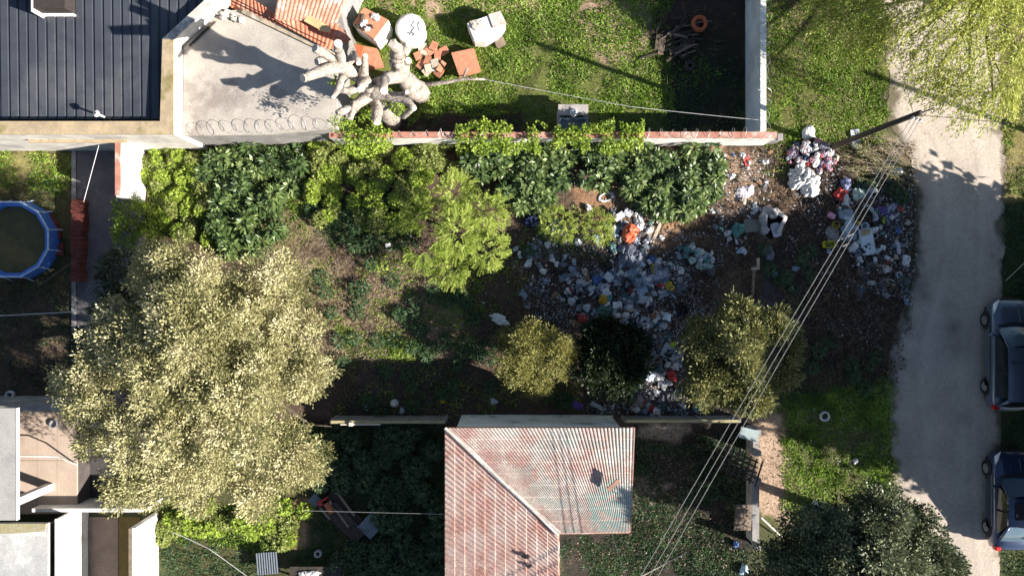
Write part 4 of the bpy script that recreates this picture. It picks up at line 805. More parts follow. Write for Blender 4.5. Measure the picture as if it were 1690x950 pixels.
# ---------------------------------------------------------------- grass and litter that nobody could count
def turf(name, areas, m, ln, wd, seed, lean=.9):
    A = []; g = np.random.default_rng(seed)
    for i, a in enumerate(areas):
        poly, dens = a[0], a[1]; thr = a[2] if len(a) > 2 else None
        x, y = scatter(poly, dens, .25, seed+i, thr, a[3] if len(a) > 3 else 1.2); A.append(np.stack([x, y, gz(x, y)], 1))
    p = np.concatenate(A); n = len(p); hk = fbm(p[:, 0], p[:, 1], 2.5, seed, 3)
    d = g.normal(size=(n, 3))*lean; d[:, 2] = np.abs(d[:, 2])*.8+.35; ang = fbm(p[:, 0], p[:, 1], 1.8, seed+3)*12; d[:, 0] += np.cos(ang)*.6; d[:, 1] += np.sin(ang)*.6
    v = .5+(fbm(p[:, 0], p[:, 1], 1.6, seed+9, 4)-.5)*1.5+g.normal(size=n)*.15
    p[:, 2] -= .01
    me = leaf_mesh(name, p, d, g.normal(size=(n, 3))*.4+[0, 0, 1], ln*(.4+hk*1.2)*g.uniform(.6, 1.3, n), wd*g.uniform(.7, 1.3, n), v); o = link(name, me, m); return tag(o, kind='stuff')
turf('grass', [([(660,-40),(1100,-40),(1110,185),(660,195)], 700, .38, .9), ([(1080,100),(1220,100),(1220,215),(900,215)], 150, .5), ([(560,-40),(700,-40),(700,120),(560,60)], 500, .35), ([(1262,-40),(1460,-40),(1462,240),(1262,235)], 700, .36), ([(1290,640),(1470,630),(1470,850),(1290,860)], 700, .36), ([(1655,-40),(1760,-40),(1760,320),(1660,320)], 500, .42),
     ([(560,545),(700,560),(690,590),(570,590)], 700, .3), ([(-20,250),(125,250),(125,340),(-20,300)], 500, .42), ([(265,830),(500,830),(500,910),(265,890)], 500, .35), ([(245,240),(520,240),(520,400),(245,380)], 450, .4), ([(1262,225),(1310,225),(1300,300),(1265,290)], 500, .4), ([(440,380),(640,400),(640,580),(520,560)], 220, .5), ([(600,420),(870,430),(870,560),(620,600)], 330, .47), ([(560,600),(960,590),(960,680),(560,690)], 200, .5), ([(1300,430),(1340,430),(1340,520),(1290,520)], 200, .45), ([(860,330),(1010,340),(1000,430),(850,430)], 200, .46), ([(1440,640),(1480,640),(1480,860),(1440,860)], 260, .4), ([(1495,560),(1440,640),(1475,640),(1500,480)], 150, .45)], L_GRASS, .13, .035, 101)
turf('shade_grass', [([(500,340),(690,330),(690,410),(560,420)], 600, .34), ([(520,700),(740,700),(740,960),(520,960)], 500, .3), ([(1040,730),(1235,720),(1235,960),(930,960),(930,890),(1040,880)], 700, .38, .8), ([(1085,90),(1225,90),(1225,215),(700,215),(700,195),(1080,190)], 200, .45), ([(1655,330),(1760,330),(1760,960),(1655,960)], 400, .35), ([(-20,300),(125,300),(125,640),(-20,640)], 260, .46), ([(700,560),(850,600),(850,680),(560,690),(560,640),(700,640)], 200, .5), ([(1300,560),(1465,600),(1465,660),(1290,660)], 350, .4), ([(265,880),(520,900),(520,960),(265,960)], 350, .4)], L_BLUEG, .13, .035, 202)  # blue-green grass; the darker blades also put shade into the grass colour
turf('dry_grass', [([(560,-40),(1100,-40),(1100,180),(700,180)], 90, .5), ([(1262,60),(1460,-40),(1462,240),(1262,235)], 160, .45), ([(1290,690),(1460,700),(1460,850),(1300,850)], 160, .46), ([(1655,-40),(1760,-40),(1760,320),(1660,320)], 260, .42), ([(440,350),(530,350),(540,420),(640,480),(640,600),(570,620),(480,480),(440,420)], 420, .36), ([(610,500),(760,560),(760,600),(640,600)], 150, .5), ([(880,300),(1180,310),(1180,440),(1050,430),(900,420)], 260, .44), ([(1150,240),(1290,240),(1300,340),(1200,350)], 360, .4), ([(1050,430),(1250,430),(1250,530),(1060,530)], 260, .48), ([(260,290),(345,290),(360,395),(290,390)], 260, .45), ([(1262,-40),(1390,-40),(1370,60),(1262,60)], 260, .42), ([(1395,235),(1505,235),(1505,290),(1400,290)], 260, .42), ([(1020,430),(1000,560),(840,560),(840,430)], 90, .5), ([(1262,60),(1330,60),(1300,240),(1262,240)], 120, .5)], L_DRY, .2, .014, 303, 1.1)
def flat_litter(name, areas, m, sz, seed, lift=.04):
    g = np.random.default_rng(seed); A = []
    for i, a in enumerate(areas): x, y = scatter(a[0], a[1], .25, seed+i, a[2] if len(a) > 2 else None); A.append(np.stack([x, y, gz(x, y)+g.uniform(.0, lift, len(x))+.005], 1))
    p = np.concatenate(A); n = len(p); d = g.normal(size=(n, 3))*[1, 1, .35]; me = leaf_mesh(name, p, d, g.normal(size=(n, 3))*.45+[0, 0, 1], sz*g.uniform(.4, 1.5, n), sz*.6*g.uniform(.4, 1.4, n), g.uniform(0, 1, n)**1.4); return tag(link(name, me, m), kind='stuff')
flat_litter('leaf_litter', [([(520,400),(1250,330),(1250,690),(560,690)], 170, .4), ([(1250,240),(1500,240),(1515,400),(1480,640),(1290,640)], 420), ([(1060,420),(1250,420),(1250,540),(1060,540)], 300), ([(0,450),(125,450),(125,650),(0,650)], 120), ([(1245,690),(1300,690),(1310,850),(1250,850)], 60), ([(1040,700),(1230,700),(1230,940),(930,940),(930,890),(1040,880)], 120)], L_DEAD, .07, 404, .09)
flat_litter('road_gravel', [([(1465,-40),(1660,-40),(1655,960),(1475,960)], 16), ([(1640,250),(1665,250),(1665,960),(1640,960)], 60)], leafmat('stones', [(.12,.1,.085),(.3,.25,.2),(.5,.45,.4)], 0, .9), .045, 909, .04)
# long dead twigs of the cut brush by the street
def brush(name, areas, m, seed, ln, wd, lift):
    g = np.random.default_rng(seed); A = []
    for a in areas: x, y = scatter(a[0], a[1], .2, seed); A.append(np.stack([x, y, gz(x, y)+g.uniform(0, lift, len(x))], 1))
    p = np.concatenate(A); n = len(p); d = g.normal(size=(n, 3))*[1, 1, .25]; me = leaf_mesh(name, p, d, g.normal(size=(n, 3)), ln*g.uniform(.4, 1.5, n), wd, g.uniform(0, 1, n)); return tag(link(name, me, m), kind='stuff')
brush('dead_brush', [([(1290,430),(1480,430),(1470,600),(1350,640),(1290,560)], 130), ([(1150,440),(1250,440),(1250,520),(1150,530)], 130), ([(1060,20),(1200,20),(1200,110),(1080,130)], 30), ([(1330,440),(1470,450),(1460,600),(1370,620)], 120)], L_DEAD, 505, .5, .014, .3)
# cut green branches heaped by the road
cb_ = empty('branch_heap', P(1440,270,0), 'heap of cut yellow green leafy branches beside the road under the pole', 'branches')
g = np.random.default_rng(55); mb = MB(); A = []; B = []
for i in range(46):
    b = P(g.normal(1448,26), g.normal(268,13), g.uniform(.1,.5)); an = g.normal(math.pi*.86, .28)+(math.pi if g.random() < .35 else 0); L1 = g.uniform(.6, 1.5); e = b+Vector((math.cos(an)*L1, math.sin(an)*L1, g.uniform(-.2, .25))); e.z = max(.04, e.z)
    mb.tube([b, b.lerp(e, .5)+Vector((0,0,.06)), e], [.018,.012,.005], 4)
    for k in range(34): q = b.lerp(e, g.uniform(.1, 1)); A.append((q.x, q.y, q.z)); B.append((e-b).normalized()+Vector(g.normal(size=3)*.5))
mb.build('stem', M_WOOD, cb_); A = np.array(A)+g.normal(size=(len(A), 3))*.03; leaves('foliage', leafmat('cut_branch_leaves', [(.13,.14,.05),(.25,.26,.10),(.42,.40,.2)], .25), cb_, A, np.array([tuple(b) for b in B]), g.normal(size=(len(A), 3))+[0, 0, 1], .17, .022, g.uniform(0, 1, len(A)))
# ---------------------------------------------------------------- simple coloured materials for small things
def cm(name, c, rough=.6, spec=.4, metal=0., bump=0., fine=.1): return mat(name, c, tuple(x*.78 for x in c), 6, rough, bump, 30, metal, spec=spec, fine=fine)
CW = cm('dirty_white_plastic', (.66,.66,.66)); CGW = cm('grey_white_plastic', (.48,.5,.53)); CB = cm('blue_plastic', (.06,.13,.34)); CR = cm('red_plastic', (.42,.04,.035)); CY = cm('yellow_plastic', (.50,.38,.03))
CT = cm('teal_plastic', (.08,.24,.22)); CBK = cm('black_plastic', (.02,.02,.022)); CGR = cm('grey_cloth', (.18,.2,.25), .9, .1); CLM = cm('lime_plastic', (.38,.50,.03)); CP = cm('purple_cloth', (.16,.09,.30), .9, .1)
CPK = cm('pink_cloth', (.55,.16,.28), .9, .1); COR = cm('orange_clay', (.46,.13,.06), .8, .2); CBG = cm('beige_cloth', (.48,.42,.34), .9, .1); CLB = cm('light_blue_plastic', (.33,.45,.56)); CBR = cm('brown_cardboard', (.26,.17,.10), .9, .1); CNV = cm('navy_cloth', (.03,.04,.09), .9, .1); CLG = cm('pale_green_plastic', (.40,.50,.44)); CRU = cm('black_rubber', (.03,.03,.032), .8, .2); CTC = cm('terracotta_slab', (.50,.23,.14), .85, .2)
# ================================================================ pool, brick row, left yard
pc = P(38, 397, 0); pl = empty('swimming_pool', pc, 'round blue frame pool with murky green water at the left edge', 'pool'); PR = 1.48; PHt = .75; NP = 12
mb = MB(); ring = []
for k in range(NP+1):
    t = 2*math.pi*(k+.5)/NP; ring.append((pc.x+PR*math.cos(t), pc.y+PR*math.sin(t)))
for k in range(NP):
    a, b = ring[k], ring[k+1]; c = lambda p, s: (pc.x+(p[0]-pc.x)*s, pc.y+(p[1]-pc.y)*s)
    vs = [(*c(a,1.03),0), (*c(b,1.03),0), (*c(b,1.0),PHt), (*c(a,1.0),PHt), (*c(a,.90),PHt-.02), (*c(b,.90),PHt-.02), (*c(a,.88),.2), (*c(b,.88),.2)]
    mb.add(vs, [(0,1,2,3), (3,2,5,4), (4,5,7,6)])
mb.build('liner', cm('blue_liner', (.07,.20,.62), .45), pl)
mb = MB(); mb.tube([(x, y, PHt+.03) for x, y in ring], .035, 8, False); mb.build('top_rail', cm('white_blue_rail', (.45,.58,.78), .4), pl)
for k in range(NP):
    m_ = MB(); x, y = ring[k]; dx, dy = (x-pc.x)/PR, (y-pc.y)/PR; m_.tube([(x+dx*.16, y+dy*.16, 0), (x+dx*.05, y+dy*.05, PHt*.55), (x, y, PHt+.03)], .025, 6); m_.blob((x, y, PHt+.03), (.05,.05,.05), 8, 6, 0); m_.build('leg', cm('white_blue_rail', (.45,.58,.78)), pl)
mb = MB(); mb.lathe((pc.x, pc.y, .5), [(0,0),(PR*.93,.0)], 24); mb.build('water', mat('murky_water', (.085,.075,.02), (.045,.05,.018), 1.2, .12, .006, 3, spec=.5, c3=(.12,.10,.03), fine=.1), pl)
M_BR = mat('hollow_brick', (.19,.055,.042), (.12,.036,.03), 5, .9, .006, 30, fine=.2)
for i in range(18):
    py = 332+i*7.6; mb = MB(); q = P(124.5+(2 if i < 7 else 0), py, .58); jx = rnd.uniform(-.03,.03)
    w_ = .42 if i < 12 or i > 15 else .33
    mb.box((q.x+jx, q.y, .33+.0), (w_, .165, .5)); mb.box((q.x+jx, q.y+.055, .582), (w_-.02,.02,.02)); mb.box((q.x+jx, q.y-.0, .582), (w_-.02,.02,.02)); mb.box((q.x+jx, q.y-.055, .582), (w_-.02,.02,.02))
    thing(mb, 'brick', M_BR, ('red hollow brick standing in the long row between pool and dark patio' if 0 < i < 17 else 'northernmost red hollow brick of the row beside the pool' if i == 0 else 'southernmost red hollow brick of the row beside the pool'), 'brick', (q.x+jx, q.y, .08), 'red bricks lined up beside the pool', bevel=.004, )
for (px, py, a, lab) in ((92,385,.3,'flat red brick on grass against the east side of the pool, upper'), (98,412,.1,'flat red brick on grass against the east side of the pool, lower'), (84,366,.6,'small red brick half hidden behind the pool rim')):
    mb = MB(); q = P(px, py, .1); mb.box((q.x, q.y, .08), (.36,.5,.16), a); thing(mb, 'brick', M_BR, lab, 'brick', q, 'flat bricks beside the pool', bevel=.005)
bl = MB(); bl.blob(P(84,446,.1), (.12,.05,.04), amp=.3, rz=.4); thing(bl, 'shoe', cm('orange_brown', (.5,.25,.08)), 'small orange brown shoe on the dark soil below the pool', 'shoe', P(84,446,0))
def wire(pts, r, label, name='wire', m=None, group=None, sag=.0, cat='wire'):
    mb = MB(); p = []
    for a, b in zip(pts[:-1], pts[1:]):
        a, b = Vector(a), Vector(b)
        for i in range(12): t = i/12; p.append(a.lerp(b, t)-Vector((0,0,sag*4*t*(1-t))))
    p.append(Vector(pts[-1])); mb.tube(p, r, 5); return thing(mb, name, m or M_WIRE, label, cat, p[0], group)
wire([P(-60,524,1.7), P(128,514,1.7)], .014, 'clothes line across the shaded left yard below the pool', 'clothes_line', CW, sag=.05)
wire([P(163,240,2.2), P(138,333,1.2)], .014, 'pale rope slanting down over the dark patio to the bricks', 'rope', CW)
wire([P(62,472,.3), P(114,437,.5)], .014, 'short pale stick line between pool and brick row', 'stick', M_WOOD, cat='stick')
wire([P(286,878,1.6), P(345,905,1.8), P(440,975,2.2)], .014, 'pale cable slanting over the sunlit weeds at lower left', 'cable', CW, sag=.03)
wire([P(500,842,2.0), P(736,848,3.3)], .005, 'thin line running to the tiled house over the wooden junk', 'line', CW)
wire([P(799,131,.72), P(1040,176,1.6), P(1252,198,2.05)], .008, 'pale service cable over the grassy yard to the white corner wall', 'service_cable', CW, sag=.05)
wire([P(1010,880,4.4), P(1042,985,3)], .01, 'thin black cable dropping from the corner of the tiled roof', 'cable', CBK)
hp = [P(195+8*math.sin(i*.9), 300+i*11, .07) for i in range(12)]; wire(hp+[P(185,495,.07), P(160,498,.07), P(140,480,.07), P(150,470,.07), P(158,490,.07)], .014, 'grey garden hose snaking along the edge of the dark patio', 'garden_hose', cm('grey_hose', (.22,.27,.25)))
def ringthing(px, py, r, t, h, m, name, label, cat, tilt=0, group=None):
    mb = MB(); q = P(px, py, h); mb.lathe((q.x, q.y, .02), [(r-t, 0), (r, .02), (r+.01, h*.5), (r, h-.02), (r-t*.5, h), (r-t, h-.02), (r-t*1.05, .03), (r-t, .0)], 24); return thing(mb, name, m, label, cat, (q.x, q.y, 0), group, True)
ringthing(15, 652, .17, .07, .2, CW, 'tyre', 'small white painted tyre on dark soil at the left edge', 'tyre')
ringthing(111, 692, .16, .04, .1, CGR, 'wheel', 'grey ring lying in tree shade near the sandy terrace', 'wheel').location.z = TH
ringthing(1362, 687, .19, .06, .22, CW, 'planter', 'white painted tyre planter on shaded grass near the street', 'planter')
ringthing(1155, 38, .31, .13, .3, COR, 'tyre_planter', 'orange painted tyre beside the firewood in the upper yard', 'planter')
# ================================================================ upper yard
bo = empty('brick_oven', P(612,55,0), 'square brick oven with orange tiled top and white walls in upper yard', 'oven')
c = [P(600,12,1.3), P(641,33,1.3), P(617,65,1.3), P(582,40,1.3)]
mb = MB(); mb.prism([tuple(p[:2]) for p in c], 0, 1.25); mb.prism([tuple(P(641,33,1.2)[:2]), tuple(P(642,48,.9)[:2]), tuple(P(622,72,.9)[:2]), tuple(P(617,65,1.2)[:2])], 0, 1.05); mb.build('wall', M_WHITE, bo, bevel=.01)
mb = MB(); mb.prism([(p.x, p.y) for p in c], 1.252, 1.32); mb.build('top_slab', CTC, bo, bevel=.01)
for (px, py, r, lab, m, h) in ((600,38,.15,'grey stone on the dark patch of the brick oven top', CGW, .12), (606,48,.12,'small pale stone on the brick oven top, lower one', CW, .1), (598,28,.12,'brown clod on the brick oven top, upper one', M_BARK, .1), (620,28,.17,'crumpled white plastic on the brick oven top', CW, .06), (590,44,.12,'dark twig bundle on the brick oven top', M_DKWOOD, .08), (612,44,.1,'dark clod on the brick oven top beside white plastic', M_DKWOOD, .06)):
    mb = MB(); q = P(px, py, 1.33+h*.5); mb.blob(q, (r, r*.75, h), amp=.4, rz=rnd.uniform(0,3)); thing(mb, 'rubble_lump', m, lab, 'rubble', q)
tk = empty('water_tank', P(680,58,0), 'round white cylindrical tank lid with dark cracks in the upper yard', 'tank'); q = P(677,47,.9)
mb = MB(); mb.lathe((q.x, q.y, 0), [(.5,0),(.55,.1),(.55,.82),(.5,.88)], 28); mb.build('drum', M_WHITE, tk, True)
mb = MB(); mb.lathe((q.x, q.y, .86), [(0,.06),(.2,.07),(.45,.05),(.57,.03),(.58,-.02),(.54,-.03)], 28); mb.build('lid', mat('peeling_white', (.7,.69,.67), (.55,.53,.5), 3, .9, .01, c3=(.8,.8,.79)), tk, True)
mb = MB(); mb.tube([(q.x+.1+.07*math.sin(i*2.1), q.y-.3+i*.08, .925) for i in range(8)], .022, 5); mb.tube([(q.x+.3+.04*math.sin(i*1.7), q.y-.1+i*.07, .905) for i in range(6)], .03, 5); mb.tube([(q.x-.1+i*.05, q.y-.2+.06*math.sin(i*2.4), .935) for i in range(6)], .014, 5); mb.build('crack', CGR, tk)
def slab(name, pts, h, t, m, label, cat, group=None, **k):
    mb = MB(); p = [P(*a, h) for a in pts]; mb.prism([(v.x, v.y) for v in p], h-t, h); c = sum((Vector((v.x, v.y, 0)) for v in p), Vector())/len(p); return thing(mb, name, m, label, cat, (c.x, c.y, h-t), group, bevel=.01, **k)
slab('terracotta_slab', [(744,87),(782,79),(793,115),(757,124)], .45, .42, CTC, 'orange terracotta topped block on the grass beside fallen branch', 'block')
wt_ = empty('covered_table', P(803,45,0), 'tilted white covered block with stained top in the upper grass', 'block')
mb = MB(); p = [P(a, b, .8) for a, b in ((770,38),(800,27),(826,18),(835,38),(822,58),(800,68),(782,68))]; mb.prism([(v.x, v.y) for v in p], 0, .8); mb.build('body', M_WHITE, wt_, bevel=.03)
mb = MB(); p = [P(a, b, .86) for a, b in ((806,24),(826,18),(836,40),(814,46))]; mb.prism([(v.x, v.y) for v in p], .81, .86); mb.blob(P(790,42,.85), (.35,.2,.06), amp=.3); mb.build('top_board', mat('stained_white', (.6,.56,.5), (.4,.35,.3), 5, .9), wt_)
mb = MB(); q = P(825,70,.2); mb.box((q.x, q.y, .12), (.4,.3,.24), .4); thing(mb, 'stone_block', M_WOOD, 'small brown block on grass under the white covered block', 'block', q, bevel=.02)
tl = ((700,88,.0),(712,82,.6),(705,100,1.2),(718,104,.3),(695,106,.9),(722,92,1.5),(710,112,.2),(728,110,1.0),(690,92,.4),(704,118,.7),(733,84,.5),(716,76,1.1),(698,80,.3),(725,118,.9))
for i, (px, py, a) in enumerate(tl):
    mb = MB(); h = .12+.05*(i % 4); q = P(px, py, h); mb.box((q.x, q.y, h), (rnd.uniform(.3,.45), rnd.uniform(.22,.34), .05), a, tilt=(rnd.uniform(-.3,.3), rnd.uniform(-.3,.3))); thing(mb, 'broken_tile', CTC if i % 3 else CBG, 'broken terracotta tile in the jumbled pile left of the square terracotta block' if i % 3 else 'pale broken tile in the jumbled terracotta pile on the grass', 'tile', (q.x, q.y, h), 'broken tiles piled on the grass', bevel=.006)
slab('terracotta_slab', [(597,75),(622,80),(632,108),(606,112)], .4, .38, CTC, 'terracotta planter block right behind the pollarded tree limbs', 'block')
slab('terracotta_slab', [(586,72),(600,76),(594,98),(582,92)], .6, .58, COR, 'narrow orange block between tiled shed and pollarded tree', 'block')
# concrete sink against the wall
sk = empty('concrete_sink', P(946,200,0), 'concrete laundry sink with blue grey basin against the ivy wall', 'sink')
a0, a1 = P(921,172,.95), P(971,190,.95)
mb = MB(); mb.box(((a0.x+a1.x)/2, (a0.y+a1.y)/2, .9), (a1.x-a0.x, a0.y-a1.y, .1)); mb.box((a0.x+.05, a1.y-.1, .43), (.1,.8,.86)); mb.box((a1.x-.05, a1.y-.1, .43), (.1,.8,.86)); mb.build('stand', mat('sink_concrete', (.38,.35,.33)), sk, bevel=.01)
b0, b1 = P(923,194,.9), P(971,214,.9); cx0, cy0 = (b0.x+b1.x)/2, (b0.y+b1.y)/2; w, d = b1.x-b0.x, b0.y-b1.y
mb = MB(); mb.box((cx0, cy0, .62), (w-.06, d-.06, .04)); mb.box((b0.x+.03, cy0, .75), (.05, d, .3)); mb.box((b1.x-.03, cy0, .75), (.05, d, .3)); mb.box((cx0, b0.y-.025, .75), (w-.1,.05,.3)); mb.box((cx0, b1.y+.025, .75), (w-.1,.05,.3)); mb.build('basin', mat('blue_grey_basin', (.25,.3,.36), (.18,.22,.27)), sk)
mb = MB(); q = P(947,186,1.0); mb.lathe((q.x, q.y, .955), [(0,.12),(.1,.1),(.15,.04),(.16,0)], 14); thing(mb, 'bowl', CW, 'small white bowl turned over on the concrete sink ledge', 'bowl', (q.x, q.y, .95))
# firewood and scrap in the upper yard
for i in range(34):
    px, py = rnd.gauss(1122, 20), rnd.gauss(60, 17); a = rnd.gauss(.15, .5); L1 = rnd.uniform(.4, 1.2); h = .06+rnd.random()*.22; q = P(px, py, h); mb = MB(); d = Vector((math.cos(a), math.sin(a), 0))*L1/2
    mb.tube([q-d, q+Vector((0,rnd.uniform(-.03,.03),.02)), q+d], [rnd.uniform(.03,.07), rnd.uniform(.03,.06), .025], 7, wob=.15); thing(mb, 'log', M_DKWOOD if i % 3 else M_WOOD, 'dark stick in the firewood heap below the orange tyre' if i % 3 else 'paler stick in the firewood heap below the orange tyre', 'firewood', q, 'firewood heap in the upper yard')
for i, (px, py) in enumerate(((1128,88),(1139,108),(1131,70))): ringthing(px, py, .2, .12, .2, M_DKWOOD, 'log_round', ('dark log round nearest the firewood heap', 'dark log round farthest from the firewood heap', 'dark log round inside the firewood heap')[i], 'log')
for (px, py, lab) in ((1090,78,'bundle of short tan canes, left'), (1085,70,'bundle of short tan canes, upper')): 
    mb = MB(); q = P(px, py, .1)
    for k in range(5): mb.tube([q+Vector((k*.05-.1,-.3,0)), q+Vector((k*.05-.02,.3,.05))], .02, 5)
    thing(mb, 'cane_bundle', M_WOOD, lab+' of the firewood heap', 'canes', q)
# ================================================================ lower left yard
def corr_sheet(name, px, py, w, l, rz, h, m, label, nw=9, amp=.018, tilt=0):
    q = P(px, py, h); mb = MB(); vs = []
    for j in range(3):
        for i in range(nw*6+1):
            u = i/(nw*6); x = (u-.5)*w; y = (j/2-.5)*l; z = amp*math.sin(2*math.pi*u*nw)+tilt*y; r = rot2((x, y), rz); vs.append((q.x+r[0], q.y+r[1], h+z))
    k = nw*6+1; mb.add(vs, [(j*k+i, j*k+i+1, (j+1)*k+i+1, (j+1)*k+i) for j in range(2) for i in range(k-1)]); return thing(mb, name, m, label, 'metal sheet', q)
M_ZN = mat('zinc_sheet', (.20,.235,.28), (.15,.175,.21), 3, .6, .0, c3=(.13,.12,.12), fine=.08)
corr_sheet('corrugated_sheet', 441, 929, .84, .85, .08, .5, cm('dull_zinc', (.09,.11,.135), .7), 'square corrugated zinc sheet at the lower edge beside the bench')
corr_sheet('corrugated_sheet', 612, 867, .7, .8, -.75, .35, M_ZN, 'slanted corrugated zinc sheet at the end of the wooden junk', 7)
corr_sheet('corrugated_sheet', 520, 825, .4, .4, -.7, .2, M_ZN, 'small corrugated zinc offcut at the top of the wooden junk', 4)
jf = [((524,832),(543,822),CR,'red painted board at the top of the junk in shade'), ((540,822),(575,868),M_WOOD,'long pale batten in the middle of the shaded junk'), ((528,838),(545,856),M_WOOD,'short pale batten at the left of the shaded junk'), ((556,812),(585,850),M_WOOD,'thin batten at the right of the shaded junk'), ((535,826),(548,846),COR,'orange red plank across the shaded junk'), ((550,830),(600,880),M_DKWOOD,'dark rotten beam through the shaded junk')]
for (a, b, m, lab) in jf:
    mb = MB(); a, b = P(*a, .35), P(*b, .3); mb.box((a+b)/2, ((b-a).length, .09 if m in (M_WOOD,) else .2, .05), math.atan2(b.y-a.y, b.x-a.x)); thing(mb, 'plank', m, lab, 'plank', (a+b)/2, 'planks of the shaded junk pile')
mb = MB(); q = P(568,852,.12); mb.box(q, (2.1,.9,.16), -.75); thing(mb, 'junk_panel', M_DKWOOD, 'dark collapsed wooden panel lying under battens in the shaded yard', 'panel', q, bevel=.02)
bn = empty('bench_table', P(520,940,0), 'old dark wooden bench table at the lower edge with white cloths', 'table')
mb = MB(); a, b = P(478,935,.7), P(565,955,.7); mb.box(((a.x+b.x)/2, (a.y+b.y)/2-.1, .68), (b.x-a.x, .7, .05)); mb.build('tabletop', M_DKWOOD, bn, bevel=.008)
for (ax, ay) in ((482,934),(560,934),(482,960),(560,960)): mb = MB(); q = P(ax, ay, .6); mb.box((q.x, q.y, .33), (.07,.07,.66)); mb.build('leg', M_DKWOOD, bn)
ringthing(524, 914, .14, .05, .25, CGW, 'bucket', 'pale grey bucket above the old bench at the lower edge', 'bucket')
# ================================================================ street pole and wires
M_PO = mat('dark_pole', (.075,.058,.042), (.045,.036,.03), 4, .85, .006, 30)
po = empty('utility_pole', P(1371,243,0), 'dark wooden utility pole leaning outward over the road edge', 'pole')
top = P(1519,186,6.9); bs = P(1371,243,0)
mb = MB(); mb.tube([bs-Vector((0,0,.2)), bs.lerp(top, .5), top], [.115,.10,.085], 12); mb.build('shaft', M_PO, po, True)
mb = MB(); mb.tube([top-Vector((.1,.05,.25)), top+Vector((.55,.2,-.25))], .03, 6); mb.build('bracket', M_PO, po)
mb = MB()
for k in range(3): mb.lathe((top.x-.12+k*.12, top.y-.12-k*.03, 6.6), [(.03,0),(.05,.03),(.03,.06),(.05,.09),(.02,.12)], 8)
mb.build('insulator', CW, po)
ends = [(1037,985),(1052,985),(1066,985)]; M_TW = cm('twisted_grey_cable', (.24,.24,.24), .8)
st = [top+Vector((-.14,-.12,-.3)), top+Vector((0,-.14,-.28)), top+Vector((.12,-.16,-.26))]
for k in range(3):
    e = P(*ends[k], 6.1); s = st[k]; d = e-s; far = s+d*1.9; far.z = 6.5
    wire([s, s+d*.5-Vector((0,0,.12)), e, far], .0105, ('westernmost', 'middle', 'easternmost')[k]+' of three parallel grey overhead cables crossing the fence', 'overhead_cable', M_TW, 'three overhead cables', cat='cable')
for i, (px, py) in enumerate(((1386,396),(1396,404),(1404,388))):
    mb = MB(); q = P(px, py, 6.3); mb.box(q, (.22,.03,.03), .5); thing(mb, 'cable_spacer', M_TW, ('left','lower','upper')[i]+' small clamp on the overhead cables above the white door panel', 'clamp', q, 'cable clamps')
wire([top-Vector((0,0,.3)), P(1700,206,6.6)], .01, 'thin dark cable from the pole top across the road', 'cable', CBK)
wire([top-Vector((0,0,.4)), P(1480,60,5.6), P(1380,-40,5.2)], .008, 'thin black cable from the pole top into the weeping tree', 'cable', CBK, sag=.1)
wire([P(1050,955,3.2), P(1134,911,3.4)], .02, 'pale bare stick slanting under the cables at the lower edge', 'stick', CBG, cat='stick')
# second pole east of the frame, its long shadow crosses the road
b2 = P(1935, 303, 0); p2 = empty('utility_pole', b2, 'dark utility pole east of the road casting a long thin shadow', 'pole'); mb = MB(); mb.tube([b2, b2+Vector((0,0,3.6)), b2+Vector((0,0,7.2))], [.13,.11,.09], 12); mb.build('shaft', M_PO, p2, True)
wire([P(1660,-0+463,.6), P(1700,425,1.0)], .016, 'pale wire slanting over the shaded grass above the silver car', 'wire', CBG)
# ================================================================ cars
def carpaint(name, c):
    m = mat(name, c, c, 1, .28, 0, metal=.35, spec=.6, fine=0, coat=.8); return m
M_GL = mat('car_glass', (.015,.02,.025), None, 1, .06, spec=.9, fine=0); M_GL2 = mat('sky_painted_glass', (.10,.15,.20), None, 1, .08, spec=.9, fine=0)  # pale blue of the second glass paints in the sky's reflection
M_LAMP = mat('lamp_glass', (.75,.8,.85), None, 2, .15, spec=.8, fine=0); M_RED = mat('red_lamp', (.55,.02,.02), None, 2, .2, spec=.7, fine=0); M_ALLOY = mat('alloy', (.4,.4,.42), None, 2, .4, metal=.5, fine=0)
def loft(mb, secs, close_ends=True):
    """secs: list of vertex rings with equal counts, open strips"""
    n = len(secs[0]); b = len(mb.v)
    for s in secs: mb.v += [tuple(v) for v in s]
    for i in range(len(secs)-1):
        for k in range(n-1): mb.f.append((b+i*n+k, b+i*n+k+1, b+(i+1)*n+k+1, b+(i+1)*n+k)); mb.mi.append(0)
    if close_ends:
        mb.f.append(tuple(b+k for k in range(n-1, -1, -1))); mb.f.append(tuple(b+(len(secs)-1)*n+k for k in range(n))); mb.mi += [0, 0]
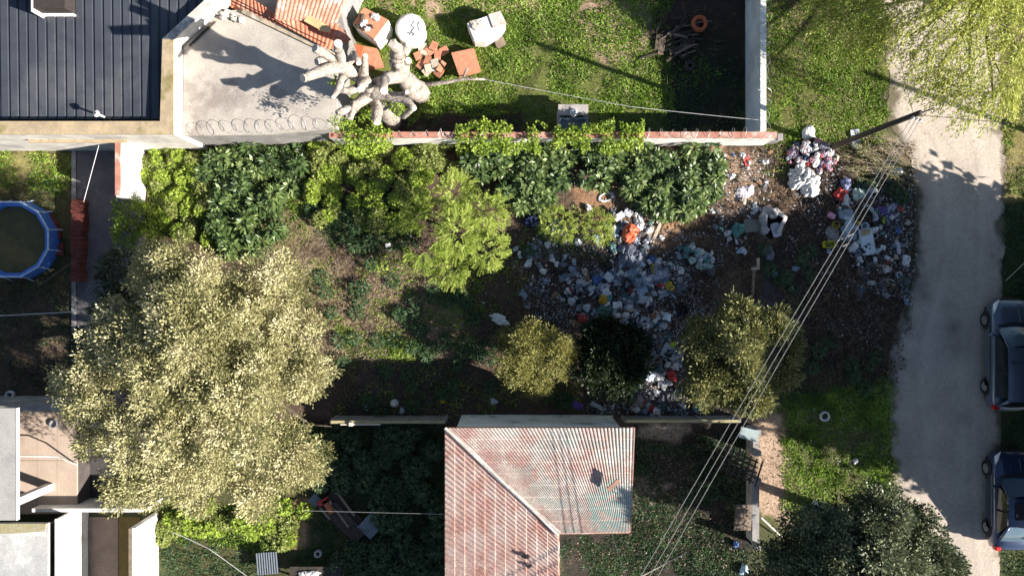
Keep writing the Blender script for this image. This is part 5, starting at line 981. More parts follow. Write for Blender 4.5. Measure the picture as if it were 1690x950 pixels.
def car(cx, cyc, L, Wd, Ht, paint, label, glass, kind):
    """front of the car points to +y; cx, cyc ground centre"""
    o = empty('parked_car', (cx, cyc, 0), label, 'car', 'cars parked along the road'); hw = Wd/2; hl = L/2
    V = lambda x, y, z: Vector((cx+x, cyc+y, z))
    prof = [(-1,.74,.30,.70,.80),(-.97,.90,.24,.74,.88),(-.85,.97,.2,.8,.94),(-.6,1.0,.18,.86,.95),(-.2,1.0,.18,.88,.93),(.2,1.0,.18,.86,.92),(.42,.995,.18,.82,.92),(.6,.985,.18,.78,.90),(.8,.95,.2,.72,.80),(.92,.86,.22,.64,.70),(.98,.72,.26,.56,.60),(1.0,.6,.3,.5,.54)]
    secs = []
    for (t, w, zb, zs, zt) in prof:
        w *= hw; y = t*hl; s = []
        for (fx, z) in ((-.9,zb),(-1,zb+.16),(-1.0,zs-.12),(-.975,zs),(-.87,zs+(zt-zs)*.75),(-.5,zt),(0,zt+.02),(.5,zt),(.87,zs+(zt-zs)*.75),(.975,zs),(1,zs-.12),(1,zb+.16),(.9,zb)): s.append(V(fx*w, y, z))
        secs.append(s)
    mb = MB(); loft(mb, secs); body = mb.build('body', paint, o, True)
    mb2 = MB(); loft(mb2, [[p+Vector((0,0,0)) for p in [V(-hw*.9, t*hl, .2), V(hw*.9, t*hl, .2)]] for t in (-.86, .86)], False); mb2.build('underbody', CBK, o)
    # greenhouse: lower ring at the belt, upper ring at the roof
    if kind == 'hatch': yb = (.50, -.93); yr = (.14, -.80)
    else: yb = (.47, -.80); yr = (.12, -.42)
    zb_, zr = .90, Ht; wb, wr = hw*.90, hw*.70
    def gh(y0, y1, x0, x1, z0, z1): return
    A = [V(-wb*.9, yb[0]*hl, zb_-.02), V(wb*.9, yb[0]*hl, zb_-.02)]; B = [V(-wr*.95, yr[0]*hl, zr-.05), V(wr*.95, yr[0]*hl, zr-.05)]
    def curved(a0, a1, b1, b0, bulge, nn=6, inset=.0):
        mb = MB(); secs = []
        for j in range(nn+1):
            v = j/nn; l = a0.lerp(b0, v); r = a1.lerp(b1, v); row = []
            for i in range(nn+1):
                u = i/nn; p = l.lerp(r, u)+bulge*math.sin(math.pi*u)+Vector((0,0,.05*math.sin(math.pi*v))); row.append(p)
            secs.append(row)
        loft(mb, secs, False); return mb
    curved(A[0], A[1], B[1], B[0], Vector((0,.10,0))).build('windshield', glass, o, True)
    Cb = [V(-wb*.86, yb[1]*hl, zb_-.0), V(wb*.86, yb[1]*hl, zb_)]; Db = [V(-wr*.93, yr[1]*hl, zr-.05), V(wr*.93, yr[1]*hl, zr-.05)]
    curved(Cb[1], Cb[0], Db[0], Db[1], Vector((0,-.06,0))).build('rear_window', M_GL if kind == 'hatch' else glass, o, True)
    for sg in (-1, 1):
        ya, yc = yb[0]*hl, yb[1]*hl; ra, rc = yr[0]*hl, yr[1]*hl; ys_ = [1, .52, .5, .06, .04, -.0]
        cuts = ((.0,.46),(.50,.93))
        for (u0, u1) in cuts:
            lo0 = V(sg*wb, ya+(yc-ya)*(u0*.86+.08), zb_+.0); lo1 = V(sg*wb, ya+(yc-ya)*(u1*.86+.08), zb_); hi0 = V(sg*wr, ra+(rc-ra)*(u0+.02), zr-.08); hi1 = V(sg*wr, ra+(rc-ra)*(u1+.02), zr-.08)
            curved(lo0, lo1, hi1, hi0, Vector((sg*.01,0,0)), 3).build('side_window', M_GL, o, True)
        # lower infill and pillars
        mb = MB(); mb.tube([V(sg*wb*.93, ya+.02, zb_-.02), V(sg*(wb+wr)/2*.95, (ya+ra)/2+.03, (zb_+zr)/2+.03), V(sg*wr*.98, ra, zr-.05)], .04, 6); mb.build('pillar', paint, o, True)
        mb = MB(); mb.tube([V(sg*wb*.9, yc, zb_-.02), V(sg*wr*.97, rc, zr-.05)], .055, 6); mb.build('pillar', paint, o, True)
        mb = MB(); ym = (ya+yc)/2+.05; mb.tube([V(sg*wb*1.0, ym, zb_-.05), V(sg*wr*1.01, (ra+rc)/2+.02, zr-.06)], .03, 6); mb.build('pillar', CBK, o, True)
        mb = MB(); mb.blob(V(sg*(hw+.08), yb[0]*hl-.28, .95), (.12,.07,.08), 10, 7, 0); mb.build('side_mirror', paint, o, True)
        # headlight
        mb = MB(); rows = []
        for v in (0, .5, 1):
            row = []
            for u in (0, .33, .66, 1): row.append(V(sg*hw*(.93-.30*u*(.35+.65*v)-.08*v), hl*(.74+.10*u)+v*hl*(.17+.0*u), .80+.045-v*.17+.03*u*(1-v)))
            rows.append(row)
        loft(mb, rows, False); mb.build('headlight', M_LAMP, o, True)
        mb = MB(); mb.box(V(sg*hw*.83, -hl*.955, .80), (.22,.16,.26)); mb.build('tail_light', M_RED, o, bevel=.03)
        mb = MB(); mb.box(V(sg*(hw+.004), .02, .72), (.02, L*.52, .035)); mb.build('door_trim', CBK if kind == 'hatch' else mat('brass_trim', (.3,.25,.14), None, 3, .4), o)
        for wy in (.62, -.60):
            w_ = MB(); c = V(sg*(hw-.10), wy*hl, .31); prof = [(.18,-.1),(.29,-.1),(.315,-.07),(.315,.07),(.29,.1),(.18,.1)]; n = 22; b = 0
            for (r, x) in prof:
                for k in range(n): t = 2*math.pi*k/n; w_.v.append((c.x+x*sg, c.y+r*math.cos(t), c.z+r*math.sin(t)))
            for i in range(len(prof)-1):
                for k in range(n): k2 = (k+1) % n; w_.f.append((i*n+k, i*n+k2, (i+1)*n+k2, (i+1)*n+k)); w_.mi.append(0)
            wo = w_.build('wheel', CRU, o, True); rm = MB(); ce = c+Vector((sg*.07,0,0)); rm.tube([ce-Vector((sg*.05,0,0)), ce+Vector((sg*.03,0,0))], .19, 18); 
            for k in range(5): t = 2*math.pi*k/5; rm.box(ce+Vector((sg*.035, math.cos(t)*.09, math.sin(t)*.09)), (.02,.15 if abs(math.cos(t)) > .6 else .05,.15 if abs(math.cos(t)) <= .6 else .05))
            rm.build('rim', M_ALLOY, wo)
            ar = MB(); ar.tube([V(sg*(hw+.0), wy*hl+math.cos(t)*.36, .31+math.sin(t)*.36) for t in [math.pi*i/10 for i in range(11)]], .03, 6); ar.build('wheel_arch', CBK, o)
    # roof
    mb = MB(); rows = []
    y0, y1 = yr[0]*hl+.03, yr[1]*hl-.03
    for j in range(9):
        v = j/8; row = []
        for i in range(9): u = i/8*2-1; row.append(V(u*wr*1.03, y0+(y1-y0)*v, zr-.07+.06*(1-u*u)+.035*math.sin(math.pi*v)-(.03 if i in (1, 7) else 0)*0))
        rows.append(row)
    loft(mb, rows, False); lo_ = MB(); mb.build('roof', paint, o, True)
    for sx_ in (-.55,-.28,.28,.55):
        mb = MB(); mb.tube([V(sx_*wb, hl*.56, .935), V(sx_*wb*.85, hl*.88, .77)], .012, 5); mb.build('hood_crease', paint, o)
    mb = MB(); mb.tube([V(-wb*.85, yb[0]*hl+.06, .925), V(0, yb[0]*hl+.17, .945), V(wb*.85, yb[0]*hl+.06, .925)], .035, 6); mb.build('wiper_cowl', CBK, o)
    mb = MB(); mb.tube([V(-hw*.8, -hl*.985, .55), V(-hw*.4, -hl*1.01, .57), V(hw*.4, -hl*1.01, .57), V(hw*.8, -hl*.985, .55)], .05, 8); mb.build('bumper', cm('silver_bumper', (.4,.4,.42)) if kind != 'hatch' else paint, o, True)
    mb = MB(); mb.tube([V(-hw*.55, hl*.985, .5), V(0, hl*1.01, .5), V(hw*.55, hl*.985, .5)], .06, 8); mb.build('grille', CBK, o)
    if kind == 'hatch':
        mb = MB(); mb.tube([V(-wr*.8, -.25, zr+.05), V(wr*.9, -.25, zr+.05)], .014, 6); mb.blob(V(-wr*.8, -.25, zr+.03), (.07,.04,.03), 8, 6, 0); mb.build('antenna', CBK, o)
    else:
        mb = MB(); mb.box(V(0, -.12*hl, zr+.035), (wr*1.3, .62, .01)); mb.build('sunroof', M_DARK, o)
    return o
S1 = car(P(1652,0,0).x, (P(0,494,.7).y+P(0,676,.8).y)/2, 4.22, 1.68, 1.52, carpaint('silver_blue_paint', (.10,.13,.18)), 'silver blue hatchback parked on the right edge, the northern car', M_GL2, 'hatch')
S2 = car(P(1654,0,0).x, (P(0,745,.7).y+P(0,906,.7).y)/2, 3.74, 1.66, 1.44, carpaint('navy_paint', (.028,.045,.10)), 'dark navy car with red tail light parked behind the silver one', M_GL2, 'sedan')
# ---------------------------------------------------------------- rubbish: every named piece is an object of its own
def ztop(px, py): q = P(px, py, 0); return gzf(q.x, q.y)
def put(mb, name, m, label, cat, px, py, group=None, smooth=False, bevel=0, dz=0):
    """mb is built round the origin; the thing is set on the ground at the pixel"""
    me = mb.mesh(name)
    if bevel:
        bm = bmesh.new(); bm.from_mesh(me); es = [e for e in bm.edges if len(e.link_faces) == 2 and e.calc_face_angle(0) > .5]; bmesh.ops.bevel(bm, geom=es, offset=bevel, segments=2, affect='EDGES', clamp_overlap=True); bm.to_mesh(me); bm.free()
    o = link(name, me, m, None, smooth); q = P(px, py, 0); o.location = (q.x, q.y, gzf(q.x, q.y)+dz); return tag(o, label, cat, group)
def sheet_mesh(w, l, h, seed, rz=0, n=22, irr=.25, holes=0.0, fold=1.0):
    """crumpled sheet with uneven outline, lying in folds"""
    g = np.random.default_rng(seed); mb = MB(); o1 = g.uniform(0, 99); fq = max(4.2, 2.6/max(w, l))
    u, v = np.meshgrid(np.linspace(-1, 1, n+1), np.linspace(-1, 1, n+1)); an = np.arctan2(v, u)
    R_ = 1+irr*(fbm(np.cos(an)*1.6+o1, np.sin(an)*1.6+o1, 1.0, seed, 3)-.5)*2
    x = u*np.sqrt(1-v*v*.38)*w/2*R_; y = v*np.sqrt(1-u*u*.38)*l/2*R_
    f = fbm(x*fq+o1, y*fq*.6, 1.0, seed+3, 4); rr = np.abs(f-.5)*2
    z = h*(1-.75*np.maximum(np.abs(u), np.abs(v))**3)*(1-rr*1.1*fold)+.012+.03*fbm(x*fq*3+o1, y*fq*3, 1.0, seed+5, 2)
    cr, sr = math.cos(rz), math.sin(rz); vs = np.stack([x*cr-y*sr, x*sr+y*cr, np.maximum(.008, z)], 2).reshape(-1, 3).tolist()
    fs = []
    for j in range(n):
        for i in range(n):
            if holes and float(vnoise(np.array([i*.45+o1]), np.array([j*.45]), 1, seed+8)[0]) < holes: continue
            k = j*(n+1)+i; fs.append((k, k+1, k+n+2, k+n+1))
    mb.add(vs, fs); return mb
def bag_mesh(r, h, seed, amp=.32): 
    st_ = rnd.getstate(); rnd.seed(seed); mb = MB(); mb.blob((0,0,h*.55), (r, r*rnd.uniform(.65,1), h*.6), 14, 9, amp, 0, rnd.uniform(0,3), .85)
    if seed % 3 == 0: mb.blob((r*.7,0,h*.8), (r*.2,r*.15,h*.3), 6, 4, .4)
    rnd.setstate(st_); return mb
def bucket_mesh(r, h, rz=0, lying=False):
    mb = MB(); prof = [(0,.01),(r*.8,.0),(r,h),(r*1.05,h),(r*1.05,h-.02),(r*.96,h-.01),(r*.76,.02),(0,.02)]; mb.lathe((0,0,0), prof, 18)
    if lying:
        M = Matrix.Rotation(rz, 3, 'Z') @ Matrix.Rotation(R(80), 3, 'X'); mb.v = [tuple(M @ Vector(v)+Vector((0,0,r))) for v in mb.v]
    return mb
def boxm(w, l, h, rz=0, flaps=False, tilt=None):
    mb = MB(); mb.box((0,0,h/2+.02), (w,l,h), rz, tilt=tilt)
    return mb
def openbox(w, l, h, rz=0, t=.02):
    mb = MB()
    def b(c, s): q = rot2(c[:2], rz); mb.box((q[0], q[1], c[2]), s, rz)
    b((0,0,.02), (w,l,.02)); b((-w/2,0,h/2), (t,l,h)); b((w/2,0,h/2), (t,l,h)); b((0,-l/2,h/2), (w-2*t,t,h)); b((0,l/2,h/2), (w-2*t,t,h)); return mb
def bottle_mesh(l, r, rz):
    mb = MB(); prof = [(0,0),(r*.8,.0),(r,.03),(r,l*.6),(r*.45,l*.8),(r*.3,l*.84),(r*.35,l),(0,l)]; mb.lathe((0,0,0), prof, 12); M = Matrix.Rotation(rz, 3, 'Z') @ Matrix.Rotation(R(90), 3, 'X'); mb.v = [tuple(M @ Vector((v[0], v[1], v[2]-l/2))+Vector((0,0,r))) for v in mb.v]; return mb
def ring_mesh(r, t, h=.12, n=22):
    mb = MB(); prof = [(r-t,0),(r,.02),(r+.01,h*.5),(r,h-.01),(r-t*.5,h),(r-t,h-.01),(r-t*1.04,h*.5),(r-t,0)]; mb.lathe((0,0,0), prof, n); return mb
def rrect(w, l, r, n=5):
    out = []
    for (cx, cy, a0) in ((w/2-r, l/2-r, 0), (-w/2+r, l/2-r, 90), (-w/2+r, -l/2+r, 180), (w/2-r, -l/2+r, 270)):
        for k in range(n+1): a = R(a0+90*k/n); out.append((cx+r*math.cos(a), cy+r*math.sin(a)))
    return out
def panel_mesh(w, l, h, r, rz, tilt=0):
    mb = MB(); pts = [rot2(p, rz) for p in rrect(w, l, r)]; mb.prism(pts, lambda p: .02+(p[0]*math.sin(rz)*-1+p[1]*math.cos(rz))*tilt+abs(tilt)*l/2, lambda p: .02+h+(p[0]*math.sin(rz)*-1+p[1]*math.cos(rz))*tilt+abs(tilt)*l/2); return mb
sh = lambda *a, **k: sheet_mesh(*a, **k)
# --- the dump in the middle and its edges
ex = [
 (sh(1.25,1.0,.5,1,-.45,n=34,irr=.55,fold=.95,holes=.12), 'plastic_sheet', CW, 'big torn white sheet draped over rubbish below the clothes heap', 'sheet', 1322, 298, 1),
 (sh(.75,.6,.35,2,.2), 'plastic_sheet', CW, 'white sheet flap with two legs south of the big torn sheet', 'sheet', 1333, 314, 1),
 (sh(1.15,.75,.34,4,-.3,n=32,irr=.6,fold=1.0,holes=.1), 'tarpaulin', CGR, 'large blue grey tarpaulin spread just below the orange red bag', 'tarpaulin', 1040, 423, 1),
 (sh(1.0,.62,.3,5,-.9,n=30,irr=.6,holes=.12), 'tarpaulin', cm('blue_grey_sheet', (.24,.30,.38)), 'pale blue grey sheet in folds south of the large tarpaulin', 'tarpaulin', 1052, 462, 1),
 (sh(1.0,.45,.18,6,.3,irr=.4), 'tarpaulin', cm('lilac_grey', (.34,.36,.46)), 'lilac grey cloth strip stretching east from the blue grey sheet', 'cloth', 1085, 455, 1),
 (sh(.9,.5,.22,7,.6,irr=.4), 'cloth', CLB, 'light blue cloth curling below the lilac grey strip', 'cloth', 1058, 478, 1),
 (bag_mesh(.38,.36,9,.2), 'plastic_bag', cm('orange_red_bag', (.62,.13,.06), .5), 'round orange red stuffed bag at the sunlit top of the dump', 'bag', 1037, 385, 1),
 (sh(.35,.75,.2,10,.1), 'plastic_sheet', CW, 'white plastic streamer hanging beside the orange red bag', 'sheet', 1052, 366, 1),
 (sh(.8,.45,.1,11,.5,irr=.4), 'cloth', cm('pale_lilac_cloth', (.6,.55,.62), .9), 'pale lilac patterned cloth on the sunlit litter by the wall', 'cloth', 1226, 318, 1),
 (sh(.3,.5,.1,12,.2), 'cloth', CR, 'red rag near the east end of the white wall', 'cloth', 1229, 266, 1),
 (sh(.5,.4,.12,13,.2,irr=.5), 'cloth', CW, 'white rag on sunlit litter beside the easternmost glossy plants', 'cloth', 1186, 302, 1),
 (bag_mesh(.2,.22,14), 'cloth', CR, 'bright red cloth bundle beneath the glossy plants west of the dump', 'cloth', 903, 337, 1),
 (sh(.8,.6,.2,15,.8), 'cloth', CNV, 'dark navy blanket in shade under the red bundle', 'blanket', 879, 362, 1),
 (bottle_mesh(.5,.08,-.6), 'bottle', CLB, 'long pale bottle beside the red cloth bundle', 'bottle', 886, 338, 1),
 (bag_mesh(.16,.2,17), 'plastic_bag', CW, 'white knotted bag at the foot of the lime shrub in the dump', 'bag', 953, 400, 1),
 (bag_mesh(.17,.15,18), 'plastic_bag', CLB, 'light blue bag below the leafy green shrub in the dump', 'bag', 982, 394, 1),
 (bucket_mesh(.12,.22,1.2,True), 'bucket', CW, 'white lying bucket at the western dump edge', 'bucket', 892, 446, 1),
 (boxm(.16,.14,.12,.5), 'container', CW, 'small white tub on brown soil west of the dump', 'tub', 875, 427, 0),
 (boxm(.26,.42,.1,-1.0,tilt=(.1,.1)), 'foam_board', CW, 'white foam board near the white basin', 'board', 1020, 358, 0),
 (boxm(.34,.3,.14,-.6,tilt=(.15,0)), 'foam_board', CGW, 'greyer foam board right above the orange red bag', 'board', 1035, 352, 0),
 (bag_mesh(.15,.16,21), 'plastic_bag', CW, 'white bag on reddish litter below the white basin', 'bag', 970, 344, 1),
 (boxm(.16,.85,.05,-.35), 'plank', CBG, 'cream plank next to the orange red bag, nearer of two', 'plank', 1070, 390, 0),
 (boxm(.14,.95,.05,-.42), 'plank', cm('cream_pink_wood', (.6,.5,.4)), 'long cream plank next to the bag, farther of two', 'plank', 1081, 386, 0),
 (sh(.9,.7,.12,24,.2,irr=.5), 'cardboard', cm('rusty_card', (.30,.18,.10), .9), 'flattened rusty brown cardboard east of the cream planks', 'cardboard', 1103, 376, 1),
 (boxm(.2,.14,.1,.1), 'container', CW, 'small white carton on the rusty cardboard', 'carton', 1116, 371, 0),
 (bag_mesh(.2,.2,26), 'plastic_bag', CY, 'mustard yellow bag right of the blue grey sheet', 'bag', 1103, 473, 1),
 (bag_mesh(.2,.24,27), 'plastic_bag', cm('dark_yellow', (.5,.30,.02)), 'orange yellow bag above the white carton in the shaded dump', 'bag', 994, 494, 1),
 (bag_mesh(.34,.25,28), 'plastic_bag', cm('bottle_green_bag', (.05,.13,.11)), 'large dark green bag under the orange yellow bag', 'bag', 996, 512, 1),
 (boxm(.36,.26,.18,.02), 'carton', CW, 'white rectangular carton in the middle of the shaded dump', 'carton', 1017, 503, 0),
 (boxm(.36,.3,.16,-.7), 'carton', cm('pale_blue_box', (.5,.58,.62)), 'white tilted box next to the blue bag in the dump', 'box', 1003, 457, 0),
 (bag_mesh(.21,.2,30), 'plastic_bag', CB, 'blue bag at the northwest of the shaded dump', 'bag', 984, 461, 1),
 (bag_mesh(.26,.14,31,.15), 'plastic_bag', CGW, 'rounded grey white bag at the centre of the dump', 'bag', 1057, 495, 1),
 (sh(.5,.3,.1,32,.1), 'plastic_sheet', CGW, 'grey white sheet strip left of the rounded bag', 'sheet', 1042, 495, 1),
 (bucket_mesh(.17,.3,-.3,True), 'bucket', cm('pale_bucket', (.55,.63,.7)), 'pale blue white bucket lying beside red cloth in the dump', 'bucket', 1100, 517, 1),
 (bag_mesh(.08,.1,34), 'container', CGW, 'small round grey lid beside the lying bucket', 'lid', 1112, 515, 1),
 (sh(.36,.26,.12,35,.0), 'cloth', CR, 'dark red cloth left of the lying pale bucket', 'cloth', 1084, 517, 1),
 (openbox(.42,.36,.2,.3), 'crate', CBK, 'black crate right of the lying pale bucket', 'crate', 1123, 512, 0),
 (bag_mesh(.14,.14,37), 'plastic_bag', CLM, 'small yellow green bag above the large grey white panel', 'bag', 1109, 568, 1),
 (sh(.45,.35,.12,38,.0), 'cloth', CR, 'red brown cloth at the western edge of the shaded dump', 'cloth', 962, 524, 1),
 (bag_mesh(.3,.22,39), 'plastic_bag', CT, 'teal bag in shade under the wooden post', 'bag', 1214, 380, 1),
 (boxm(.72,.5,.06,0), 'board', cm('olive_board', (.22,.21,.17)), 'flat olive grey board touching the torn grey tank', 'board', 1240, 373, 0),
 (bag_mesh(.1,.2,41), 'plastic_bag', CGW, 'pale crumpled bag between the olive board and the planks', 'bag', 1200, 395, 1),
 (bag_mesh(.26,.22,42), 'plastic_bag', cm('clear_blue', (.5,.55,.68)), 'bluish white bag heap under the round dark tree', 'bag', 1067, 619, 1),
 (bag_mesh(.24,.22,43), 'plastic_bag', CR, 'bright red bag beside the bushy olive tipped tree', 'bag', 1107, 618, 1),
 (bag_mesh(.16,.18,44), 'plastic_bag', cm('deep_red', (.4,.02,.02)), 'red bag at the panel fence below the dump', 'bag', 1074, 673, 1),
 (sh(.75,.6,.25,45,.4), 'tarpaulin', cm('dark_grey_tarp', (.07,.07,.08), .8), 'dark grey tarpaulin folded close to the panel fence', 'tarpaulin', 1100, 655, 1),
 (sh(.55,.3,.1,46,-.3), 'cloth', CP, 'purple cloth at the fence below the olive tree', 'cloth', 951, 667, 1),
 (boxm(.62,.16,.05,-.5), 'board', CGW, 'white narrow board at the fence under the dark round tree', 'board', 986, 669, 0),
 (sh(.5,.36,.15,48,.2), 'cloth', cm('grey_teal', (.2,.28,.31), .9), 'grey teal cloth at the east end of the panel fence', 'cloth', 1150, 672, 1),
 (sh(.6,.5,.2,49,.3), 'cloth', cm('dusty_rose', (.3,.24,.26), .9), 'dusty rose cloth left of the dark grey tarpaulin', 'cloth', 1050, 660, 1),
 # roadside
 (sh(.55,.5,.22,50,-.6), 'cloth', CR, 'dark red tarpaulin scrap north of the small black tyre', 'tarpaulin', 1384, 321, 1),
 (bag_mesh(.24,.24,51), 'plastic_bag', cm('slate_bag', (.18,.2,.33)), 'slate blue bag beside the cut branches', 'bag', 1391, 304, 1),
 (bag_mesh(.24,.28,52), 'plastic_bag', CLG, 'pale green jug shaped bag below the cut branches', 'bag', 1411, 322, 1),
 (boxm(.28,.2,.2,-.5), 'carton', cm('pink_white', (.6,.3,.42)), 'pink and white carton above the yellow tub', 'carton', 1367, 357, 0),
 (bucket_mesh(.15,.18), 'bucket', CY, 'yellow tub beside the grey blue mattress', 'tub', 1374, 372, 1),
 (openbox(.42,.24,.2,0), 'crate', cm('acid_yellow', (.55,.52,.03)), 'bright yellow slotted crate beneath the round grey lid', 'crate', 1363, 404, 0),
 (bag_mesh(.13,.1,57), 'plastic_bag', CLB, 'little pale blue bag directly below the yellow crate', 'bag', 1364, 415, 1),
 (bucket_mesh(.14,.24), 'bucket', cm('bluish_white', (.6,.68,.74)), 'bluish white bucket above the white door panel', 'bucket', 1422, 374, 1),
 (sh(.55,.35,.12,59,-.2), 'cloth', CP, 'purple cloth beside the lime green lid near the road', 'cloth', 1454, 348, 1),
 (sh(.5,.3,.1,60,-.3), 'cloth', cm('dull_purple', (.13,.1,.2), .9), 'dull purple cloth closest to the road above the lime lid', 'cloth', 1466, 353, 1),
 (boxm(.12,.1,.08,.3), 'container', CY, 'tiny yellow container beside the bluish white bucket', 'container', 1413, 368, 0),
 (bag_mesh(.15,.12,62), 'plastic_bag', CW, 'small white oval bag right of the white door panel', 'bag', 1453, 410, 1),
 (sh(.22,.62,.16,63,.2,irr=.4), 'cloth', cm('off_white_cloth', (.5,.5,.52), .9), 'long off white cloth near the road kerb', 'cloth', 1480, 408, 1),
 (bag_mesh(.19,.16,64), 'plastic_bag', CW, 'bright white bag at the road edge, easternmost piece', 'bag', 1494, 428, 1),
 (bag_mesh(.1,.1,65), 'plastic_bag', CGW, 'round pale bag south of the broken chair frames', 'bag', 1457, 478, 1),
 (sh(.32,.24,.1,66,.3), 'cloth', CLB, 'pale blue rag in the dark weeds west of the cables', 'cloth', 1310, 442, 1),
 (sh(.4,.6,.12,67,.3), 'cloth', cm('grey_blue_rag', (.2,.21,.26), .9), 'grey rag beside the leaning wooden post', 'cloth', 1266, 418, 1),
 (bag_mesh(.12,.12,68), 'plastic_bag', CLB, 'small bluish bag south of the grey rag', 'bag', 1275, 452, 1),
 (bag_mesh(.12,.1,69), 'plastic_bag', CGW, 'small grey bag on dark soil right of the bushy tree', 'bag', 1303, 476, 1),
 (sh(.55,.5,.18,70,.3,irr=.4), 'plastic_sheet', CW, 'white plastic piece on grass north of the clothes heap', 'sheet', 1333, 221, 1),
 (boxm(.36,.9,.03,.12), 'board', cm('pale_blue_board', (.5,.55,.62)), 'pale blue grey board lying under the utility pole', 'board', 1411, 233, 0),
 (sh(.5,.36,.12,72,.1,irr=.4), 'plastic_sheet', CW, 'white plastic scrap at the road edge by the cut branches', 'sheet', 1478, 284, 1),
 (bag_mesh(.13,.14,73), 'plastic_bag', CGW, 'pale ball shaped bag near the fence west of the house', 'bag', 665, 676, 1),
 (bag_mesh(.11,.12,74), 'plastic_bag', CLB, 'light blue bag in shade near the big golden tree', 'bag', 607, 671, 1),
 (sh(.22,.18,.06,75,-.5), 'plastic_sheet', CY, 'yellowish scrap in the shade north of the tiled house', 'sheet', 731, 661, 1),
 (bag_mesh(.14,.1,76), 'plastic_bag', CGW, 'pale bag in shade under the olive yellow tree', 'bag', 815, 661, 1),
 (sh(.75,.35,.14,77,-.35,irr=.5), 'plastic_sheet', CW, 'crumpled white plastic beside the dark poles in the lot', 'sheet', 826, 527, 1),
 (boxm(.2,.14,.1,.2), 'container', CW, 'white container piece on bare soil left of the feathery tree', 'container', 642, 405, 0),
 (bag_mesh(.12,.1,79), 'plastic_bag', CW, 'white scrap at the south verge near the dark tree', 'bag', 1411, 760, 1),
 (bag_mesh(.2,.2,80), 'plastic_bag', CW, 'white bag at the street side of the dirt path', 'bag', 1343, 834, 1),
 (bag_mesh(.2,.24,81), 'plastic_bag', CLB, 'pale bag in the dark corner by the street fence', 'bag', 1226, 938, 1),
 (bag_mesh(.14,.2,82), 'plastic_bag', CB, 'blue bag inside the yard beside the street fence', 'bag', 1213, 896, 1),
 (sh(.85,.3,.1,83,.05,irr=.4), 'cloth', cm('white_cloth', (.7,.68,.66), .9), 'white cloth draped across the old bench at the lower edge', 'cloth', 518, 937, 1),
 (sh(.5,.35,.12,84,.5,irr=.4), 'cloth', CBG, 'creased beige cloth hanging off the bench corner', 'cloth', 530, 948, 1),
]
for (mb, nm, m, lab, cat, px, py, smo) in ex:
    dz = {'white cloth draped across the old bench at the lower edge': .71, 'creased beige cloth hanging off the bench corner': .71}.get(lab, 0)
    put(mb, nm, m, lab, cat, px, py, None, False, .012 if (not smo and nm not in ('crate',)) else 0, dz+(.02 if dz == 0 else 0))
# white ornament cone, dark poles and sticks
mb = MB(); mb.lathe((0,0,0), [(.17,0),(.15,.1),(.1,.35),(.02,.6)], 14); put(mb, 'garden_ornament', CW, 'white cone shaped piece standing in shade near the fence', 'ornament', 652, 664)
for k, (a, b, r, m, lab) in enumerate((((766,514),(842,540),.04,M_DKWOOD,'dark straight pole beside crumpled white plastic, upper of two'), ((764,524),(836,548),.035,M_DKWOOD,'dark straight pole beside crumpled plastic, lower of two'), ((578,662),(720,677),.018,M_WOOD,'long thin stick lying parallel to the panel fence'), ((806,668),(812,632),.015,M_WOOD,'thin upright stick in shade above the tiled house'), ((600,528),(650,485),.015,M_WOOD,'thin twig on the bare ground of the lot'), ((1320,262+70),(1323,340),.02,CW,'thin white leg under the sheet flap, left'), ((1349,326),(1353,338),.02,CW,'thin white leg under the sheet flap, right'))):
    a, b = P(*a, .2), P(*b, .15); mb = MB(); mb.tube([a, (a+b)/2+Vector((0,0,.02)), b], r, 7); thing(mb, 'pole' if r > .03 else 'stick', m, lab, 'pole' if r > .03 else 'stick', a)
# white basin with dark hole
bs_ = empty('basin', P(1000,325,0), 'white oval basin with a dark opening in the sunlit rubbish', 'basin'); mb = MB(); q = P(1000,325,.15); mb.lathe((q.x, q.y, .04), [(.16,0),(.3,.1),(.3,.16),(.2,.16),(.17,.06),(.0,.04)], 20, sx=1.15, sy=.62, rz=.3); mb.build('bowl', CW, bs_, True)
mb = MB(); mb.prism([tuple(P(1010,322,.2)[:2]), tuple(P(1015,311,.3)[:2]), tuple(P(1008,331,.2)[:2])], .06, .22); mb.build('rim', CW, bs_)
mb = MB(); mb.lathe((q.x, q.y, .105), [(0,.0),(.16,.0)], 18, sx=1.15, sy=.6, rz=.3); mb.build('hole', M_DARK, bs_)
# torn grey tank
tt_ = empty('torn_tank', P(1274,366,0), 'torn pale grey water tank split open beside the olive board', 'tank'); q = P(1274,366,.4)
mb = MB()
prof = [(.0,.0),(.42,.0),(.5,.12),(.52,.4),(.46,.55),(.3,.62)]
g = np.random.default_rng(5); n = 26; b = 0
for (r, z) in prof:
    for k in range(n): t = 2*math.pi*k/n; w_ = 1+.12*math.sin(3*t+1)+.08*math.sin(7*t)+g.uniform(-.03,.03); mb.v.append((q.x+r*w_*math.cos(t)*.95, q.y+r*w_*math.sin(t)*1.2, z+(.12*math.sin(5*t) if z > .4 else 0)+.02))
for i in range(len(prof)-1):
    for k in range(n):
        if i >= 3 and k in (17,18,19,20): continue
        k2 = (k+1) % n; mb.f.append((i*n+k, i*n+k2, (i+1)*n+k2, (i+1)*n+k)); mb.mi.append(0)
mb.build('shell', mat('grey_tank_plastic', (.42,.41,.42), (.33,.33,.35), 4, .6, .01), tt_, True)
mb = MB(); mb.lathe((q.x-.02, q.y+.3, .56), [(0,.1),(.14,.1),(.2,.04),(.2,-.02)], 16); mb.build('neck', mat('grey_tank_dark', (.3,.29,.28)), tt_, True)
mb = MB(); mb.prism([tuple(rot2(p, .3)) for p in rrect(.34,.55,.1)], 0, .02); mb.v = [(v[0]+q.x+.12, v[1]+q.y-.32, v[2]+.5) for v in mb.v]; mb.build('flap', CGW, tt_)
